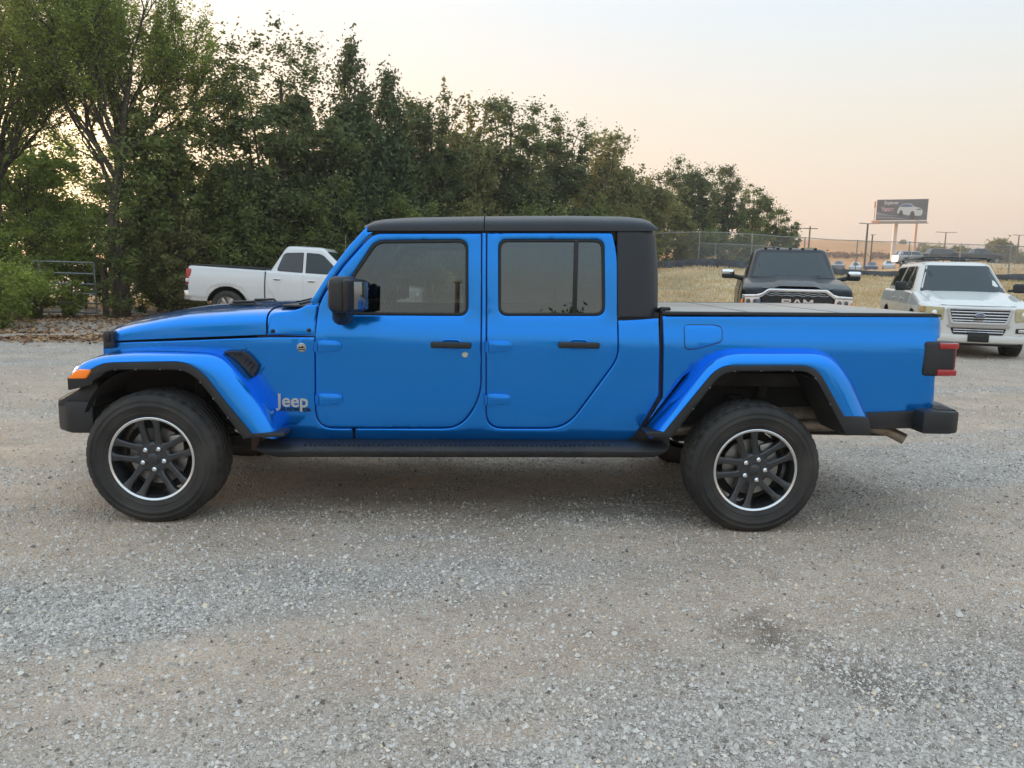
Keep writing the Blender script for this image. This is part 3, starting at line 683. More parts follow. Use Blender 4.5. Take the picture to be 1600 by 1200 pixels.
    st = grid_mesh('side_step', np.array(P), BLACKP, root, closed_v=True, caps=True)
    mb = MB()
    for k in range(64):
        X = -1.10+k*.028; zt = .452+(X+1.38)*.0168; mb.box((X, -.845, zt+.009), (.011, .07, .006))
        mb.box((X, -.9055, zt-.027), (.011, .006, .018))
    tp = mb.build('step_tread', BLACKP, st); tp['kind'] = 'stuff'
    mb = MB()
    for X in (-.1,): mb.box((X, -.70, .425), (.07, .16, .04), .008)
    mb.build('step_bracket', DARK, st); B(st)
    # ---- front bumper
    fb = MB()
    fb.prism([(-2.30, -.88), (-2.45, -.885), (-2.55, -.80), (-2.62, -.55), (-2.655, 0), (-2.62, .55), (-2.55, .80), (-2.45, .885), (-2.30, .88), (-2.42, .4), (-2.45, 0), (-2.42, -.4)], .505, .700, plane='XY', bev=.03)
    o = fb.build('front_bumper', BLACKP, root)
    for ya, yb_ in ((-.865, -.45), (.45, .865)): MB().prism([(-2.27, .80), (-2.33, .80), (-2.50, .70), (-2.52, .66), (-2.30, .66)], ya, yb_, bev=.015).build('bumper_top', BLACKP, o)
    MB().tube([(-2.60, -.50, .62), (-2.68, -.50, .62), (-2.68, -.42, .62), (-2.60, -.42, .62)], .014, 8).build('tow_hook', BADGEK, o)
    # ---- chassis and dark interior of the arches
    mb = MB()
    mb.box((.1, -.42, .56), (4.9, .09, .13)); mb.box((.1, .42, .56), (4.9, .09, .13))
    for X in (-2.2, -1.1, 0, .9, 2.3): mb.box((X, 0, .56), (.12, .84, .10))
    mb.box((-1.25, 0, .50), (1.3, .5, .18), .04); mb.box((.0, -.12, .46), (.9, .30, .12), .04); mb.box((.35, .35, .52), (1.1, .4, .2), .05)
    mb.build('chassis', DARK, root)
    mb = MB()
    for X in (-1.96, 1.516):
        mb.tube([(X, -.70, .375), (X, .70, .375)], .045, 12); mb.lathe([(0, -.13), (.08, -.12), (.13, -.05), (.14, 0), (.13, .05), (.08, .12), (0, .13)], 20, c=(X, .05, .375))
        mb.box((X+.25, -.5, .40), (.55, .05, .07), .01); mb.box((X+.25, .5, .40), (.55, .05, .07), .01)
        for y in (-.55, .55): mb.tube([(X+.10, y, .42), (X+.16, y*.95, .86)], .032, 10); mb.tube([(X-.02, y*.9, .45), (X-.02, y*.9, .75)], .055, 10)
    mb.build('axles', LINER, root)['kind'] = 'stuff'
    # engine bay block, arch liners, floor
    mb = MB(); mb.box((-1.85, 0, .86), (.98, 1.02, .30)); mb.box((-1.19, 0, .82), (.22, 1.40, .52)); mb.build('firewall', LINER, root)
    mb = MB(); mb.box((-.04, 0, .57), (1.95, 1.46, .07)); mb.build('cab_floor', LINER, root)
    def liner(xc, r, ztop):
        mb = MB(); n = 16
        for sgn in (-1, 1):
            pts = [(xc+r*np.sign(cos(a))*abs(cos(a))**.75, .36+(ztop-.36)*abs(sin(a))**.75) for a in np.linspace(.42, pi-.42, n)]
            A = [mb.bm.verts.new((x, sgn*.93 if sgn < 0 else .93, z)) for x, z in pts]; Bv = [mb.bm.verts.new((x, sgn*.46, z)) for x, z in pts]
            for i in range(n-1): mb.bm.faces.new((A[i], A[i+1], Bv[i+1], Bv[i]))
            mb.bm.faces.new(Bv) if False else None
        o = mb.build('arch_liner', LINER, root); o['kind'] = 'stuff'; return o
    liner(-1.86, .50, .905); liner(1.53, .52, .965)
    for xc, z1 in ((-1.86, .90), (1.53, .96)):
        for s_ in (-1, 1): MB().box((xc, s_*.47, (z1+.60)/2), (.98, .02, z1-.60)).build('liner_wall', LINER, root)
    # exhaust and splash board
    mb = MB(); mb.tube([(1.05, -.46, .50), (1.9, -.52, .57), (2.30, -.60, .585), (2.42, -.66, .565), (2.50, -.70, .525)], .034, 14); mb.lathe([(0, -.35), (.09, -.33), (.10, 0), (.09, .33), (0, .35)], 16, axis='X', c=(1.95, -.42, .60)); mb.build('exhaust_pipe', EXH, root)
    MB().box((-1.43, -.62, .47), (.05, .24, .16), .008).build('splash_shield', mat('rusty_bracket', (.06,.035,.025), .8), root)
    # ---- wheels
    def wheel(x, z, name='wheel'):
        w = empty(name, (x, -.935, z), parent=root); R = .401; kt = lambda q: q if q < .25 else .25+(q-.25)*.138/.151
        # tyre: local axis Y, outer face towards -Y
        prof = [(.243, .012), (.250, .000), (.262, -.004), (.270, -.006), (.272, -.0085), (.276, -.0085), (.278, -.0075), (.295, -.0115), (.315, -.014), (.317, -.016), (.321, -.016), (.323, -.0142), (.342, -.012), (.345, -.0145), (.352, -.0145), (.355, -.010), (.372, -.003), (.384, .008), (.393, .022)]
        tread = []
        ribs = [.022, .052, .060, .098, .105, .143, .151, .190, .198, .228]
        prof2 = [(.384, .246), (.355, .258), (.30, .262), (.25, .25)]
        nseg = 216; Pt = []
        for k in range(nseg):
            a = 2*pi*k/nseg; row = []
            for r, y in prof:
                rr = r
                if r > .372 and (k % 6 in (0,)): rr = r-.0045
                rr = kt(rr); row.append((rr*cos(a), y, rr*sin(a)))
            for ri, y in enumerate(np.linspace(.030, .222, 25)):
                blk = (y % .047); groove = blk < .009 or (ri+0) % 5 == 0
                lat = ((k + int(ri//5)*2) % 6 == 0)
                rr = R - (.010 if groove else (.005 if lat else 0))
                rr = kt(rr); row.append((rr*cos(a), y, rr*sin(a)))
            for r, y in [(.393, .232)]+prof2:
                rr = kt(r-.007 if (r > .37 and k % 6 == 0) else r)
                row.append((rr*cos(a), y, rr*sin(a)))
            Pt.append(row)
        Pt = np.array(Pt); Pt[:, :, 2] = np.maximum(Pt[:, :, 2], -z+.001)   # tyre stands flat on the ground
        grid_mesh('tyre', Pt, RUBBER, w, closed_u=True)
        # rim barrel
        MB().lathe([(.2445, .010), (.240, .004), (.236, .012), (.226, .030), (.222, .12), (.215, .20), (.225, .24)], 64).build('rim_barrel', RIMD, w)
        MB().lathe([(.2455, .006), (.2450, .001), (.2410, -.001), (.2305, .004), (.2290, .010)], 72).build('rim_lip', RIMB, w)
        # spokes in five pairs with a dished hub
        mb = MB()
        for k in range(5):
            for s_ in (-1, 1):
                th = radians(90+72*k); e_ = np.array([cos(th), sin(th)]); n_ = np.array([-sin(th), cos(th)])
                p0 = e_*.070+n_*s_*.033; p1 = e_*.2285+n_*s_*.047
                t = (p1-p0)/np.linalg.norm(p1-p0); nn = np.array([-t[1], t[0]])
                secs = []
                for q, wd, yf in ((0, .029, .034), (.22, .0175, .030), (.60, .0160, .022), (.86, .0200, .014), (1.0, .033, .010)):
                    c = p0+(p1-p0)*q; secs.append((c, wd, yf))
                rings = []
                for c, wd, yf in secs:
                    ring = []
                    for o_, yy in ((-1, .05), (-1, .006), (-.62, 0), (.62, 0), (1, .006), (1, .05)):
                        ring.append(mb.bm.verts.new((c[0]+nn[0]*wd*o_, yf+yy*.8, c[1]+nn[1]*wd*o_)))
                    rings.append(ring)
                for i in range(len(rings)-1):
                    for j in range(6): mb.bm.faces.new((rings[i][j], rings[i][(j+1) % 6], rings[i+1][(j+1) % 6], rings[i+1][j]))
        mb.lathe([(0, .026), (.036, .026), (.040, .031), (.080, .032), (.092, .040), (.096, .09)], 40)
        mb.build('rim_spokes', RIMD, w, ang=.5)
        MB().lathe([(0, .016), (.022, .017), (.031, .022), (.033, .03)], 28).build('hub_cap', RIMD, w)
        for k in range(5):
            a = radians(54+72*k); MB().lathe([(0, .008), (.008, .009), (.0145, .016), (.0160, .036)], 12, c=(.064*cos(a), 0, .064*sin(a))).build('lug_nut', CHROME, w)
        MB().lathe([(.06, .10), (.165, .10), (.168, .105), (.168, .122), (.06, .122)], 48).build('brake_disc', STEEL, w)
        MB().box((.118, .105, .045), (.09, .06, .15), .015).build('brake_caliper', STEEL, w)
        MB().lathe([(0, .145), (.21, .145)], 32).build('backing_plate', DARK, w)
        return w
    wf_ = wheel(-1.960, .376); wr_ = wheel(1.516, .372)
    wf_.rotation_euler = (0, radians(-5), 0); wr_.rotation_euler = (0, radians(-16), 0)
    for w in (wf_, wr_):      # keep the flat of the tyre down: rotate only the rim parts
        a = w.rotation_euler.y; w.rotation_euler.y = 0
        for ch in w.children:
            if ch.name.split('.')[0] != 'tyre': ch.rotation_euler.y = a
    for w in (wf_, wr_):
        c = w.copy(); COL.objects.link(c); c.parent = root; c.location.y = .935; c.scale.y = -1
        for ch in w.children: g = ch.copy(); COL.objects.link(g); g.parent = c
    # ---- cabin
    def seat(x, y, wd):
        s_ = MB(); s_.box((x, y, .82), (.52, wd, .16), .05, seg=3); s = s_.build('seat', SEAT, root)
        MB().box((x+.26, y, 1.12), (.14, wd*.95, .60), .05, Matrix.Rotation(0, 3, 'Y'), seg=3).build('seat_back', SEAT, s)
        for yy in ((y,) if wd < .7 else (y-.4, y+.4)): MB().box((x+.30, yy, 1.49), (.10, .25, .16), .04, seg=3).build('head_rest', SEAT, s)
    seat(-.40, -.37, .50); seat(-.40, .37, .50); seat(.42, 0, 1.25)
    MB().box((-.92, 0, 1.13), (.30, 1.36, .26), .06, seg=3).build('dashboard', SEAT, root)
    sw = MB(); n = 28
    ring = [(-.70+.06*sin(2*pi*k/n)*1.0, -.37+.185*cos(2*pi*k/n), 1.20+.17*sin(2*pi*k/n)) for k in range(n+1)]
    sw.tube(ring, .015, 8, cap=False); sw.box((-.70, -.37, 1.2), (.04, .34, .03), .01); sw.box((-.70, -.37, 1.17), (.05, .12, .10), .02); sw.build('steering_wheel', BADGEK, root)
    # dark band between cab and bed, and behind the door seams
    mb = MB(); mb.box((.968, -.70, .98), (.03, .12, .62)); mb.box((.968, .70, .98), (.03, .12, .62))
    for X0, X1, Z0, Z1 in ((-1.12, -1.02, .56, 1.20), (-.12, -.045, .56, 1.22), (.66, .73, 1.0, 1.22)):
        for s_ in (-1, 1): mb.box(((X0+X1)/2, s_*.758, (Z0+Z1)/2), (X1-X0, .02, Z1-Z0))
    for s_ in (-1, 1):
        mb.box((-.12, s_*.70, .525), (1.8, .02, .15)); mb.box((.90, s_*.735, .62), (.30, .02, .34)); mb.box((-1.15, s_*.70, .56), (.5, .02, .24)); mb.box((-1.22, s_*.735, 1.085), (.36, .015, .06)); mb.box((.80, s_*.735, 1.24), (.30, .02, .05)); mb.box((-.02, s_*.69, 1.70), (1.50, .015, .05))
    for s_ in (-1, 1): mb.box((-.083, s_*.70, 1.45), (.07, .012, .5), 0, Matrix.Rotation(radians(-8*s_*-1)*-1*-1, 3, 'X') if False else None)
    mb.build('inner_frame', BADGEK, root)['kind'] = 'stuff'
    mb = MB(); mb.box((-1.80, -.56, 1.0), (1.0, .05, .15)); mb.box((-1.80, .56, 1.0), (1.0, .05, .15)); mb.build('inner_fender', DARK, root)
    # far side
    for o in both:
        if o.parent == root: mirrored(o)
    return root
build_blue_truck()

# =================================================================== GROUND
def vnoise(x, y, seed=0):
    """smooth value noise, vectorised"""
    x = np.asarray(x, float); y = np.asarray(y, float)
    xi = np.floor(x).astype(np.int64); yi = np.floor(y).astype(np.int64); fx = x-xi; fy = y-yi
    fx = fx*fx*(3-2*fx); fy = fy*fy*(3-2*fy)
    def h(a, b):
        n = (a*374761393 + b*668265263 + seed*1442695041) & 0xffffffff
        n = ((n ^ (n >> 13))*1274126177) & 0xffffffff
        return ((n ^ (n >> 16)) & 0xffff)/65535.0
    return (h(xi, yi)*(1-fx)+h(xi+1, yi)*fx)*(1-fy)+(h(xi, yi+1)*(1-fx)+h(xi+1, yi+1)*fx)*fy
def fbm(x, y, seed=0, o=4):
    s = 0; a = .5; t = 0
    for k in range(o): s = s+a*vnoise(x*2**k+17*k, y*2**k-9*k, seed+k); t += a; a *= .5
    return s/t
# terrain height: level lot, bank rising to a fence, lots beyond and a field on the slope behind
_A = np.array([-.6, .10, .27, .46, .60, .75, 1.1])
_T = {-.6: [(0,0),(22,0),(60,.8),(200,3),(450,8),(900,10)],
      .10: [(0,0),(22,0),(44,1.6),(60,2.0),(200,5),(450,14),(900,16)],
      .27: [(0,0),(20,0),(30,.8),(44,2.05),(60,2.3),(110,3.6),(200,6.5),(450,24),(900,26)],
      .46: [(0,0),(14,.02),(22,.2),(30,.8),(44,1.75),(60,2.0),(100,2.7),(122,2.95),(150,3.6),(200,6.6),(450,24.5),(900,26)],
      .60: [(0,0),(13.6,.13),(20,.25),(30,.7),(44,1.68),(60,2.0),(84,3.1),(92,4.0),(106,4.0),(150,5.4),(200,7),(450,21.5),(900,24)],
      .75: [(0,0),(13.6,.13),(20,.25),(30,.6),(44,1.6),(60,1.7),(80,3.0),(88,3.7),(106,3.7),(150,4.6),(200,6),(450,15.5),(900,18)],
      1.1: [(0,0),(13.6,.13),(20,.25),(44,1.5),(60,1.6),(88,3.4),(106,3.5),(200,5),(450,10),(900,12)]}
def ground_z(X, Y):
    X = np.atleast_1d(np.asarray(X, float)); Y = np.atleast_1d(np.asarray(Y, float)); a = X/np.maximum(Y, 4.0)
    Z = np.stack([np.interp(Y, [p[0] for p in _T[k]], [p[1] for p in _T[k]]) for k in _A], 0)
    a = np.clip(a, _A[0], _A[-1]); i = np.clip(np.searchsorted(_A, a)-1, 0, len(_A)-2); t = (a-_A[i])/(_A[i+1]-_A[i]); t = t*t*(3-2*t)
    n = np.arange(len(a)); z = Z[i, n]*(1-t)+Z[i+1, n]*t
    near = np.clip((30-Y)/12, 0, 1)
    z = z + (fbm(X*.5, Y*.5, 3)-.5)*.10*np.clip((Y-8)/10, 0, 1) + (fbm(X*.12, Y*.12, 5)-.5)*.5*np.clip((Y-60)/60, 0, 1)
    # shallow wheel ruts and small lumps of the gravel lot
    u = (Y-.22*X); z = z + (fbm(X*.7, u*4.0, 11)-.5)*.022*near + (fbm(X*6, Y*6, 12)-.5)*.014*near+(fbm(X*2.2, Y*3.4, 13)-.5)*.035*near
    d = np.minimum(np.hypot(X+1.96, Y-4.44), np.hypot(X-1.516, Y-4.44)); z = z*np.clip((d-.12)/.4, 0, 1)
    d = np.minimum(np.hypot(X+1.96, Y-6.06), np.hypot(X-1.516, Y-6.06)); z = z*np.clip((d-.12)/.4, 0, 1)
    return z
def patch(X, Y):
    """1 = loose grey gravel, 0 = compacted tan dirt; long streaks where vehicles drive"""
    w = (fbm(X*.35, Y*.35, 21)-.5)*1.6
    u = Y-.30*X+w
    m = fbm(X*.28+4, u*1.15, 22, 4)
    m = np.clip((m-.50)/.12, 0, 1)
    # the broad grey band left of centre and the tan strip in front of it
    band = np.exp(-((Y-(3.62+.17*X))/.42)**2)*np.clip((1.2-X)/1.2, 0, 1)
    tan = np.exp(-((Y-(2.80+.26*X))/.42)**2)+.8*np.exp(-((Y-(4.25+.05*X))/.22)**2)
    m = np.clip(m*.85+band*.62*(.5+fbm(X*1.1, Y*2.2, 24))-tan*.7, 0, 1)
    far = np.clip((Y-8)/5, 0, 1); return m*(1-far)+far*np.clip(m*.5+.45, 0, 1)
def is_grass(X, Y):
    a = X/np.maximum(Y, 4.0); edge = 20.5+fbm(X*.3, Y*.3, 31)*3
    return (Y > edge) & (X > -2) | (Y > 27)
def zone(X, Y):
    g = np.zeros(len(X), int)
    g[is_grass(X, Y)] = 1
    g[(Y > 60)] = 1
    a = X/Y
    g[(Y > 104) & (Y < 150) & (a < .56)] = 2                      # parking lot beyond
    g[(Y > 90) & (Y < 104) & (a > .5)] = 2
    g[(Y > 145)] = 3
    return g
def axis(lo, a, b, hi, d, k=1.12):
    c = list(np.arange(a, b, d)); s = d; x = a
    L = []
    while x > lo: s *= k; x -= s; L.append(x)
    s = d; x = b; R_ = [b]
    while x < hi: s *= k; x += s; R_.append(x)
    return np.array(L[::-1]+c+R_)
def ground_material():
    m = bpy.data.materials.new('gravel_and_dirt'); N, L, b = nodes_of(m)
    tc = N.new('ShaderNodeTexCoord'); at = N.new('ShaderNodeAttribute'); at.attribute_name = 'patch'
    def vor(s, feat='F1'):
        v = N.new('ShaderNodeTexVoronoi'); v.inputs['Scale'].default_value = s; v.feature = feat; L.new(tc.outputs['Object'], v.inputs['Vector']); return v
    def noi(s, d=6, r=.6):
        n = N.new('ShaderNodeTexNoise'); n.inputs['Scale'].default_value = s; n.inputs['Detail'].default_value = d; n.inputs['Roughness'].default_value = r
        L.new(tc.outputs['Object'], n.inputs['Vector']); return n
    def ramp(src, stops):
        r = N.new('ShaderNodeValToRGB'); e = r.color_ramp.elements
        while len(e) < len(stops): e.new(.5)
        for el, (p, c) in zip(e, stops): el.position = p; el.color = (*c, 1)
        L.new(src, r.inputs[0]); return r.outputs[0]
    def mix(f, a, c, mode='MIX'):
        x = N.new('ShaderNodeMix'); x.data_type = 'RGBA'; x.blend_type = mode
        if isinstance(f, float): x.inputs[0].default_value = f
        else: L.new(f, x.inputs[0])
        L.new(a, x.inputs[6]); L.new(c, x.inputs[7]); return x.outputs[2]
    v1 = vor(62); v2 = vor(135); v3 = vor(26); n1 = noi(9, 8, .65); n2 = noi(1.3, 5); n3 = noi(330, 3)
    stones = ramp(v1.outputs['Color'], [(0, (.11,.095,.08)), (.28, (.34,.30,.265)), (.5, (.57,.52,.465)), (.8, (.78,.725,.66)), (1, (.90,.85,.79))])  # dark stops put the look of shaded gaps between stones into the colour
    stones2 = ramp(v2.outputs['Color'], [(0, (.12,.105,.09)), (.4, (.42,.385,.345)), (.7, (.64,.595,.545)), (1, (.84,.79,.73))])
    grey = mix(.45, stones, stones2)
    dirt = ramp(n1.outputs[0], [(.25, (.54,.385,.275)), (.5, (.73,.55,.405)), (.75, (.82,.65,.49))])
    dirt = mix(.30, dirt, stones2)
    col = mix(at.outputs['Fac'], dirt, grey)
    tone = ramp(n2.outputs[0], [(.3, (.80,.79,.78)), (.7, (1.1,1.09,1.07))]); col = mix(1.0, col, tone, 'MULTIPLY')
    # old oil drips on the near right
    for (x, y, r) in ((1.17, 3.04, .16), (1.38, 2.68, .17)):
        vm = N.new('ShaderNodeVectorMath'); vm.operation = 'DISTANCE'; vm.inputs[1].default_value = (x, y, 0); L.new(tc.outputs['Object'], vm.inputs[0])
        ma = N.new('ShaderNodeMath'); ma.operation = 'MULTIPLY_ADD'; L.new(n1.outputs[0], ma.inputs[0]); ma.inputs[1].default_value = .5; L.new(vm.outputs['Value'], ma.inputs[2])
        rr = ramp(ma.outputs[0], [(r*.4+.2, (.52,.51,.50)), (r*1.3+.32, (1,1,1))]); col = mix(1.0, col, rr, 'MULTIPLY')
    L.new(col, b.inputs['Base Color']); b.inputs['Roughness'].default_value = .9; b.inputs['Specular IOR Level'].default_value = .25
    # relief
    h = N.new('ShaderNodeMath'); h.operation = 'MULTIPLY_ADD'; L.new(v1.outputs['Distance'], h.inputs[0]); h.inputs[1].default_value = -.020
    h2 = N.new('ShaderNodeMath'); h2.operation = 'MULTIPLY_ADD'; L.new(v2.outputs['Distance'], h2.inputs[0]); h2.inputs[1].default_value = -.012; L.new(h.outputs[0], h2.inputs[2])
    h3 = N.new('ShaderNodeMath'); h3.operation = 'MULTIPLY_ADD'; L.new(n1.outputs[0], h3.inputs[0]); h3.inputs[1].default_value = .02; L.new(h2.outputs[0], h3.inputs[2])
    bp = N.new('ShaderNodeBump'); bp.inputs['Strength'].default_value = .85; bp.inputs['Distance'].default_value = 1.0; L.new(h3.outputs[0], bp.inputs['Height']); L.new(bp.outputs[0], b.inputs['Normal'])
    return m
GRASSM = mat('dry_grass_ground', (.52,.41,.25), .95, noise=.35, nscale=.5, bump=.6, bscale=6)
LOTM = mat('asphalt_lot', (.09,.09,.092), .85, noise=.15, nscale=.3)
FIELDM = mat('cut_hay_field', (.68,.30,.085), .95, noise=.22, nscale=.06)
def build_ground():
    xs = axis(-700, -6.5, 8.0, 900, .075, 1.11); ys = axis(-150, 1.0, 8.6, 1150, .060, 1.055)
    X, Y = np.meshgrid(xs, ys, indexing='ij'); x = X.ravel(); y = Y.ravel(); z = ground_z(x, y)
    nx, ny = len(xs), len(ys); idx = np.arange(nx*ny).reshape(nx, ny)
    F = np.stack([idx[:-1, :-1], idx[1:, :-1], idx[1:, 1:], idx[:-1, 1:]], -1).reshape(-1, 4)
    me = np_mesh('ground', np.stack([x, y, z], 1), F)
    a = me.attributes.new('patch', 'FLOAT', 'POINT'); a.data.foreach_set('value', patch(x, y).astype(np.float32))
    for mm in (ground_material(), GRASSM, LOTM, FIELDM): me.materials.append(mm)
    c = np.stack([x, y], 1)[F].mean(1); me.polygons.foreach_set('material_index', zone(c[:, 0], c[:, 1]).astype(np.int32)); me.update()
    tag(link('ground', me), 'gravel and dirt lot running into dry grass and a tan field', kind='structure')
    print('ground verts', len(x))
build_ground()

# loose stones lying on the lot
def tint_mat(name, stops, rough=.8, translucent=0.0, spec=.3, sheen=0):
    m = bpy.data.materials.new(name); N, L, b = nodes_of(m)
    at = N.new('ShaderNodeAttribute'); at.attribute_name = 'tint'
    r = N.new('ShaderNodeValToRGB'); e = r.color_ramp.elements
    while len(e) < len(stops): e.new(.5)
    for el, (p, c) in zip(e, stops): el.position = p; el.color = (*c, 1)
    L.new(at.outputs['Fac'], r.inputs[0]); L.new(r.outputs[0], b.inputs['Base Color']); b.inputs['Roughness'].default_value = rough; b.inputs['Specular IOR Level'].default_value = spec
    if translucent:
        t = N.new('ShaderNodeBsdfTranslucent'); L.new(r.outputs[0], t.inputs[0]); x = N.new('ShaderNodeMixShader'); x.inputs[0].default_value = translucent
        L.new(b.outputs[0], x.inputs[1]); L.new(t.outputs[0], x.inputs[2]); L.new(x.outputs[0], N['Material Output'].inputs[0])
    return m
STONE = tint_mat('loose_stone', [(0, (.15,.12,.10)), (.22, (.34,.29,.24)), (.5, (.58,.515,.45)), (.75, (.67,.61,.54)), (.93, (.78,.72,.64)), (1, (.80,.63,.45))], .75)
def build_stones():
    r = np.random.default_rng(3)
    O = np.array([(1,0,0),(-1,0,0),(0,1,0),(0,-1,0),(0,0,1),(0,0,-1)], float)
    OF = np.array([(0,2,4),(2,1,4),(1,3,4),(3,0,4),(2,0,5),(1,2,5),(3,1,5),(0,3,5)])
    def batch(n, y0, y1, smin, smax, dens_gravel, dens_dirt):
        y = y0+(y1-y0)*r.random(n); x = (r.random(n)*2-1)*(y*.74+.6)+y*.02
        p = patch(x, y); k = r.random(n) < dens_dirt+(dens_gravel-dens_dirt)*p; x = x[k]; y = y[k]
        s = smin*(smax/smin)**(r.random(len(x))**2.9); return x, y, s
    parts = [batch(165000, 1.7, 4.6, .0032, .0120, .88, .30), batch(75000, 4.4, 8.5, .0050, .014, .8, .3), batch(30000, 8.0, 14.5, .008, .018, .8, .3), batch(260, 1.8, 5.0, .011, .019, 1, .9)]
    x = np.concatenate([p[0] for p in parts]); y = np.concatenate([p[1] for p in parts]); s = np.concatenate([p[2] for p in parts]); n = len(x)
    for wx in (-1.96, 1.516):
        k = ~((np.abs(x-wx) < .12) & (np.abs(y-4.44) < .14)); x, y, s = x[k], y[k], s[k]
    n = len(x); z = ground_z(x, y)
    ax = r.uniform(.65, 1.25, (n, 3)); ax[:, 2] *= .95
    V = O[None]*ax[:, None]*(1+r.uniform(-.28, .28, (n, 6, 3))); V = V+r.uniform(-.30, .30, (n, 6, 3))
    a = r.uniform(0, 2*pi, n); ca, sa = np.cos(a), np.sin(a)
    Vx = V[:, :, 0]*ca[:, None]-V[:, :, 1]*sa[:, None]; Vy = V[:, :, 0]*sa[:, None]+V[:, :, 1]*ca[:, None]
    V = np.stack([Vx, Vy, V[:, :, 2]], -1)*s[:, None, None]
    V[:, :4, 2] -= s[:, None]*.15; V += np.stack([x, y, z+s*.10], 1)[:, None]
    V = V[:, :5]; F = OF[None, :4]+(np.arange(n)*5)[:, None, None]
    t = np.clip(r.normal(.50, .23, n)+np.where(r.random(n) < .05, .3, 0), 0, 1)
    me = np_mesh('gravel', V.reshape(-1, 3), F.reshape(-1, 3), STONE, smooth=False, tint=np.repeat(t, 5))
    tag(link('gravel', me), 'loose grey and tan stones strewn over the dirt lot', kind='stuff'); print('stones', n)
build_stones()

# brown fallen leaves under the trees at the left, some standing in for shade
def cards(name, x, y, z, s, lift, m, tint, r, flat=.35):
    n = len(x); a = r.uniform(0, 2*pi, n); tl = r.normal(0, flat, (n, 2))
    u = np.stack([np.cos(a), np.sin(a), tl[:, 0]], 1); v = np.stack([-np.sin(a), np.cos(a), tl[:, 1]], 1)*.55
    c = np.stack([x, y, z+lift], 1); s = s[:, None]
    V = np.stack([c-u*s, c-v*s, c+u*s, c+v*s], 1); F = np.arange(4*n).reshape(n, 4)
    return np_mesh(name, V.reshape(-1, 3), F, m, smooth=False, tint=np.repeat(tint, 4))
LEAFB = tint_mat('fallen_leaf', [(0, (.14,.07,.035)), (.5, (.30,.17,.09)), (1, (.46,.31,.18))], .9)
def build_litter():
    r = np.random.default_rng(5); n = 26000
    x = r.uniform(-19, -4, n); yb = 20.9+(x+12)*.10; y = yb-.2+r.normal(0, .95, n)
    k = r.random(n) < np.clip(1.3*fbm(x*.8, y*2, 61)-.15, 0, 1); x, y = x[k], y[k]
    x2 = r.uniform(-15, -6.8, 16000); y2 = 15.6+(x2+10)*.10+r.normal(0, .62, 16000); k = fbm(x2*.7, y2*1.6, 62) > .46; x = np.r_[x, x2[k]]; y = np.r_[y, y2[k]]
    x3 = r.uniform(-18, -5, 5000); y3 = r.uniform(16, 21.5, 5000); x = np.r_[x, x3]; y = np.r_[y, y3]  # thin scatter added to darken pale gravel in place of tree shade
    me = cards('fallen_leaves', x, y, ground_z(x, y), r.uniform(.03, .07, len(x)), .02, LEAFB, r.random(len(x)), r)
    tag(link('fallen_leaves', me), 'brown fallen leaves drifted under the trees by the gate, with a thin scatter standing in for tree shade', kind='stuff')
build_litter()
BLADE = tint_mat('dry_grass_blade', [(0, (.38,.30,.14)), (.35, (.62,.46,.25)), (.75, (.76,.58,.36)), (1, (.85,.69,.46))], .9, .25)
def build_grass():
    r = np.random.default_rng(6)
    def field(n, y0, y1, a0, a1, h0, h1):
        y = y0+(y1-y0)*r.random(n)**1.2; x = y*(a0+(a1-a0)*r.random(n)); k = is_grass(x, y); return x[k], y[k], r.uniform(h0, h1, k.sum())
    P = [field(80000, 20.5, 46, -.05, .86, .05, .16), field(20000, 46, 90, .15, .85, .12, .3)]
    x = np.concatenate([p[0] for p in P]); y = np.concatenate([p[1] for p in P]); h = np.concatenate([p[2] for p in P]); n = len(x)
    h = h*(.5+fbm(x*.6, y*.6, 71)); z = ground_z(x, y)-.02
    a = r.uniform(0, 2*pi, n); w = h*.22; dx = np.cos(a)*w; dy = np.sin(a)*w; lean = r.normal(0, .35, (n, 2))*h[:, None]
    V = np.stack([np.stack([x-dx, y-dy, z], 1), np.stack([x+dx, y+dy, z], 1), np.stack([x+lean[:, 0], y+lean[:, 1], z+h], 1)], 1)
    green = np.clip((x/y-.52)*6, 0, 1)*.35
    t = np.clip(.2+.7*fbm(x*.25, y*.35, 72)+r.normal(0, .15, n)-green, 0, 1)
    me = np_mesh('dry_grass', V.reshape(-1, 3), np.arange(3*n).reshape(n, 3), BLADE, smooth=False, tint=np.repeat(t, 3))
    tag(link('dry_grass', me), 'dry straw coloured grass on the bank below the fence', kind='stuff')
build_grass()

# =================================================================== TREES
LEAF = {
 'dark': tint_mat('dark_leaf', [(0, (0.079,0.097,0.040)), (.5, (0.136,0.165,0.062)), (1, (0.200,0.243,0.084))], .6, .32),
 'mid': tint_mat('mid_leaf', [(0, (0.100,0.120,0.040)), (.5, (0.179,0.218,0.063)), (1, (0.272,0.322,0.094))], .6, .40),
 'olive': tint_mat('olive_leaf', [(0, (0.143,0.140,0.054)), (.5, (0.229,0.229,0.082)), (1, (0.329,0.322,0.122))], .6, .40),
 'bright': tint_mat('bright_leaf', [(0, (0.129,0.172,0.033)), (.5, (0.257,0.322,0.061)), (1, (0.400,0.472,0.094))], .6, .48),
 'cedar': tint_mat('cedar_leaf', [(0, (0.061,0.083,0.035)), (.5, (0.103,0.138,0.056)), (1, (0.157,0.200,0.080))], .7, .2),
}
BARK = mat('bark', (.075,.058,.043), .95, noise=.3, nscale=6, bump=.8, bscale=18)
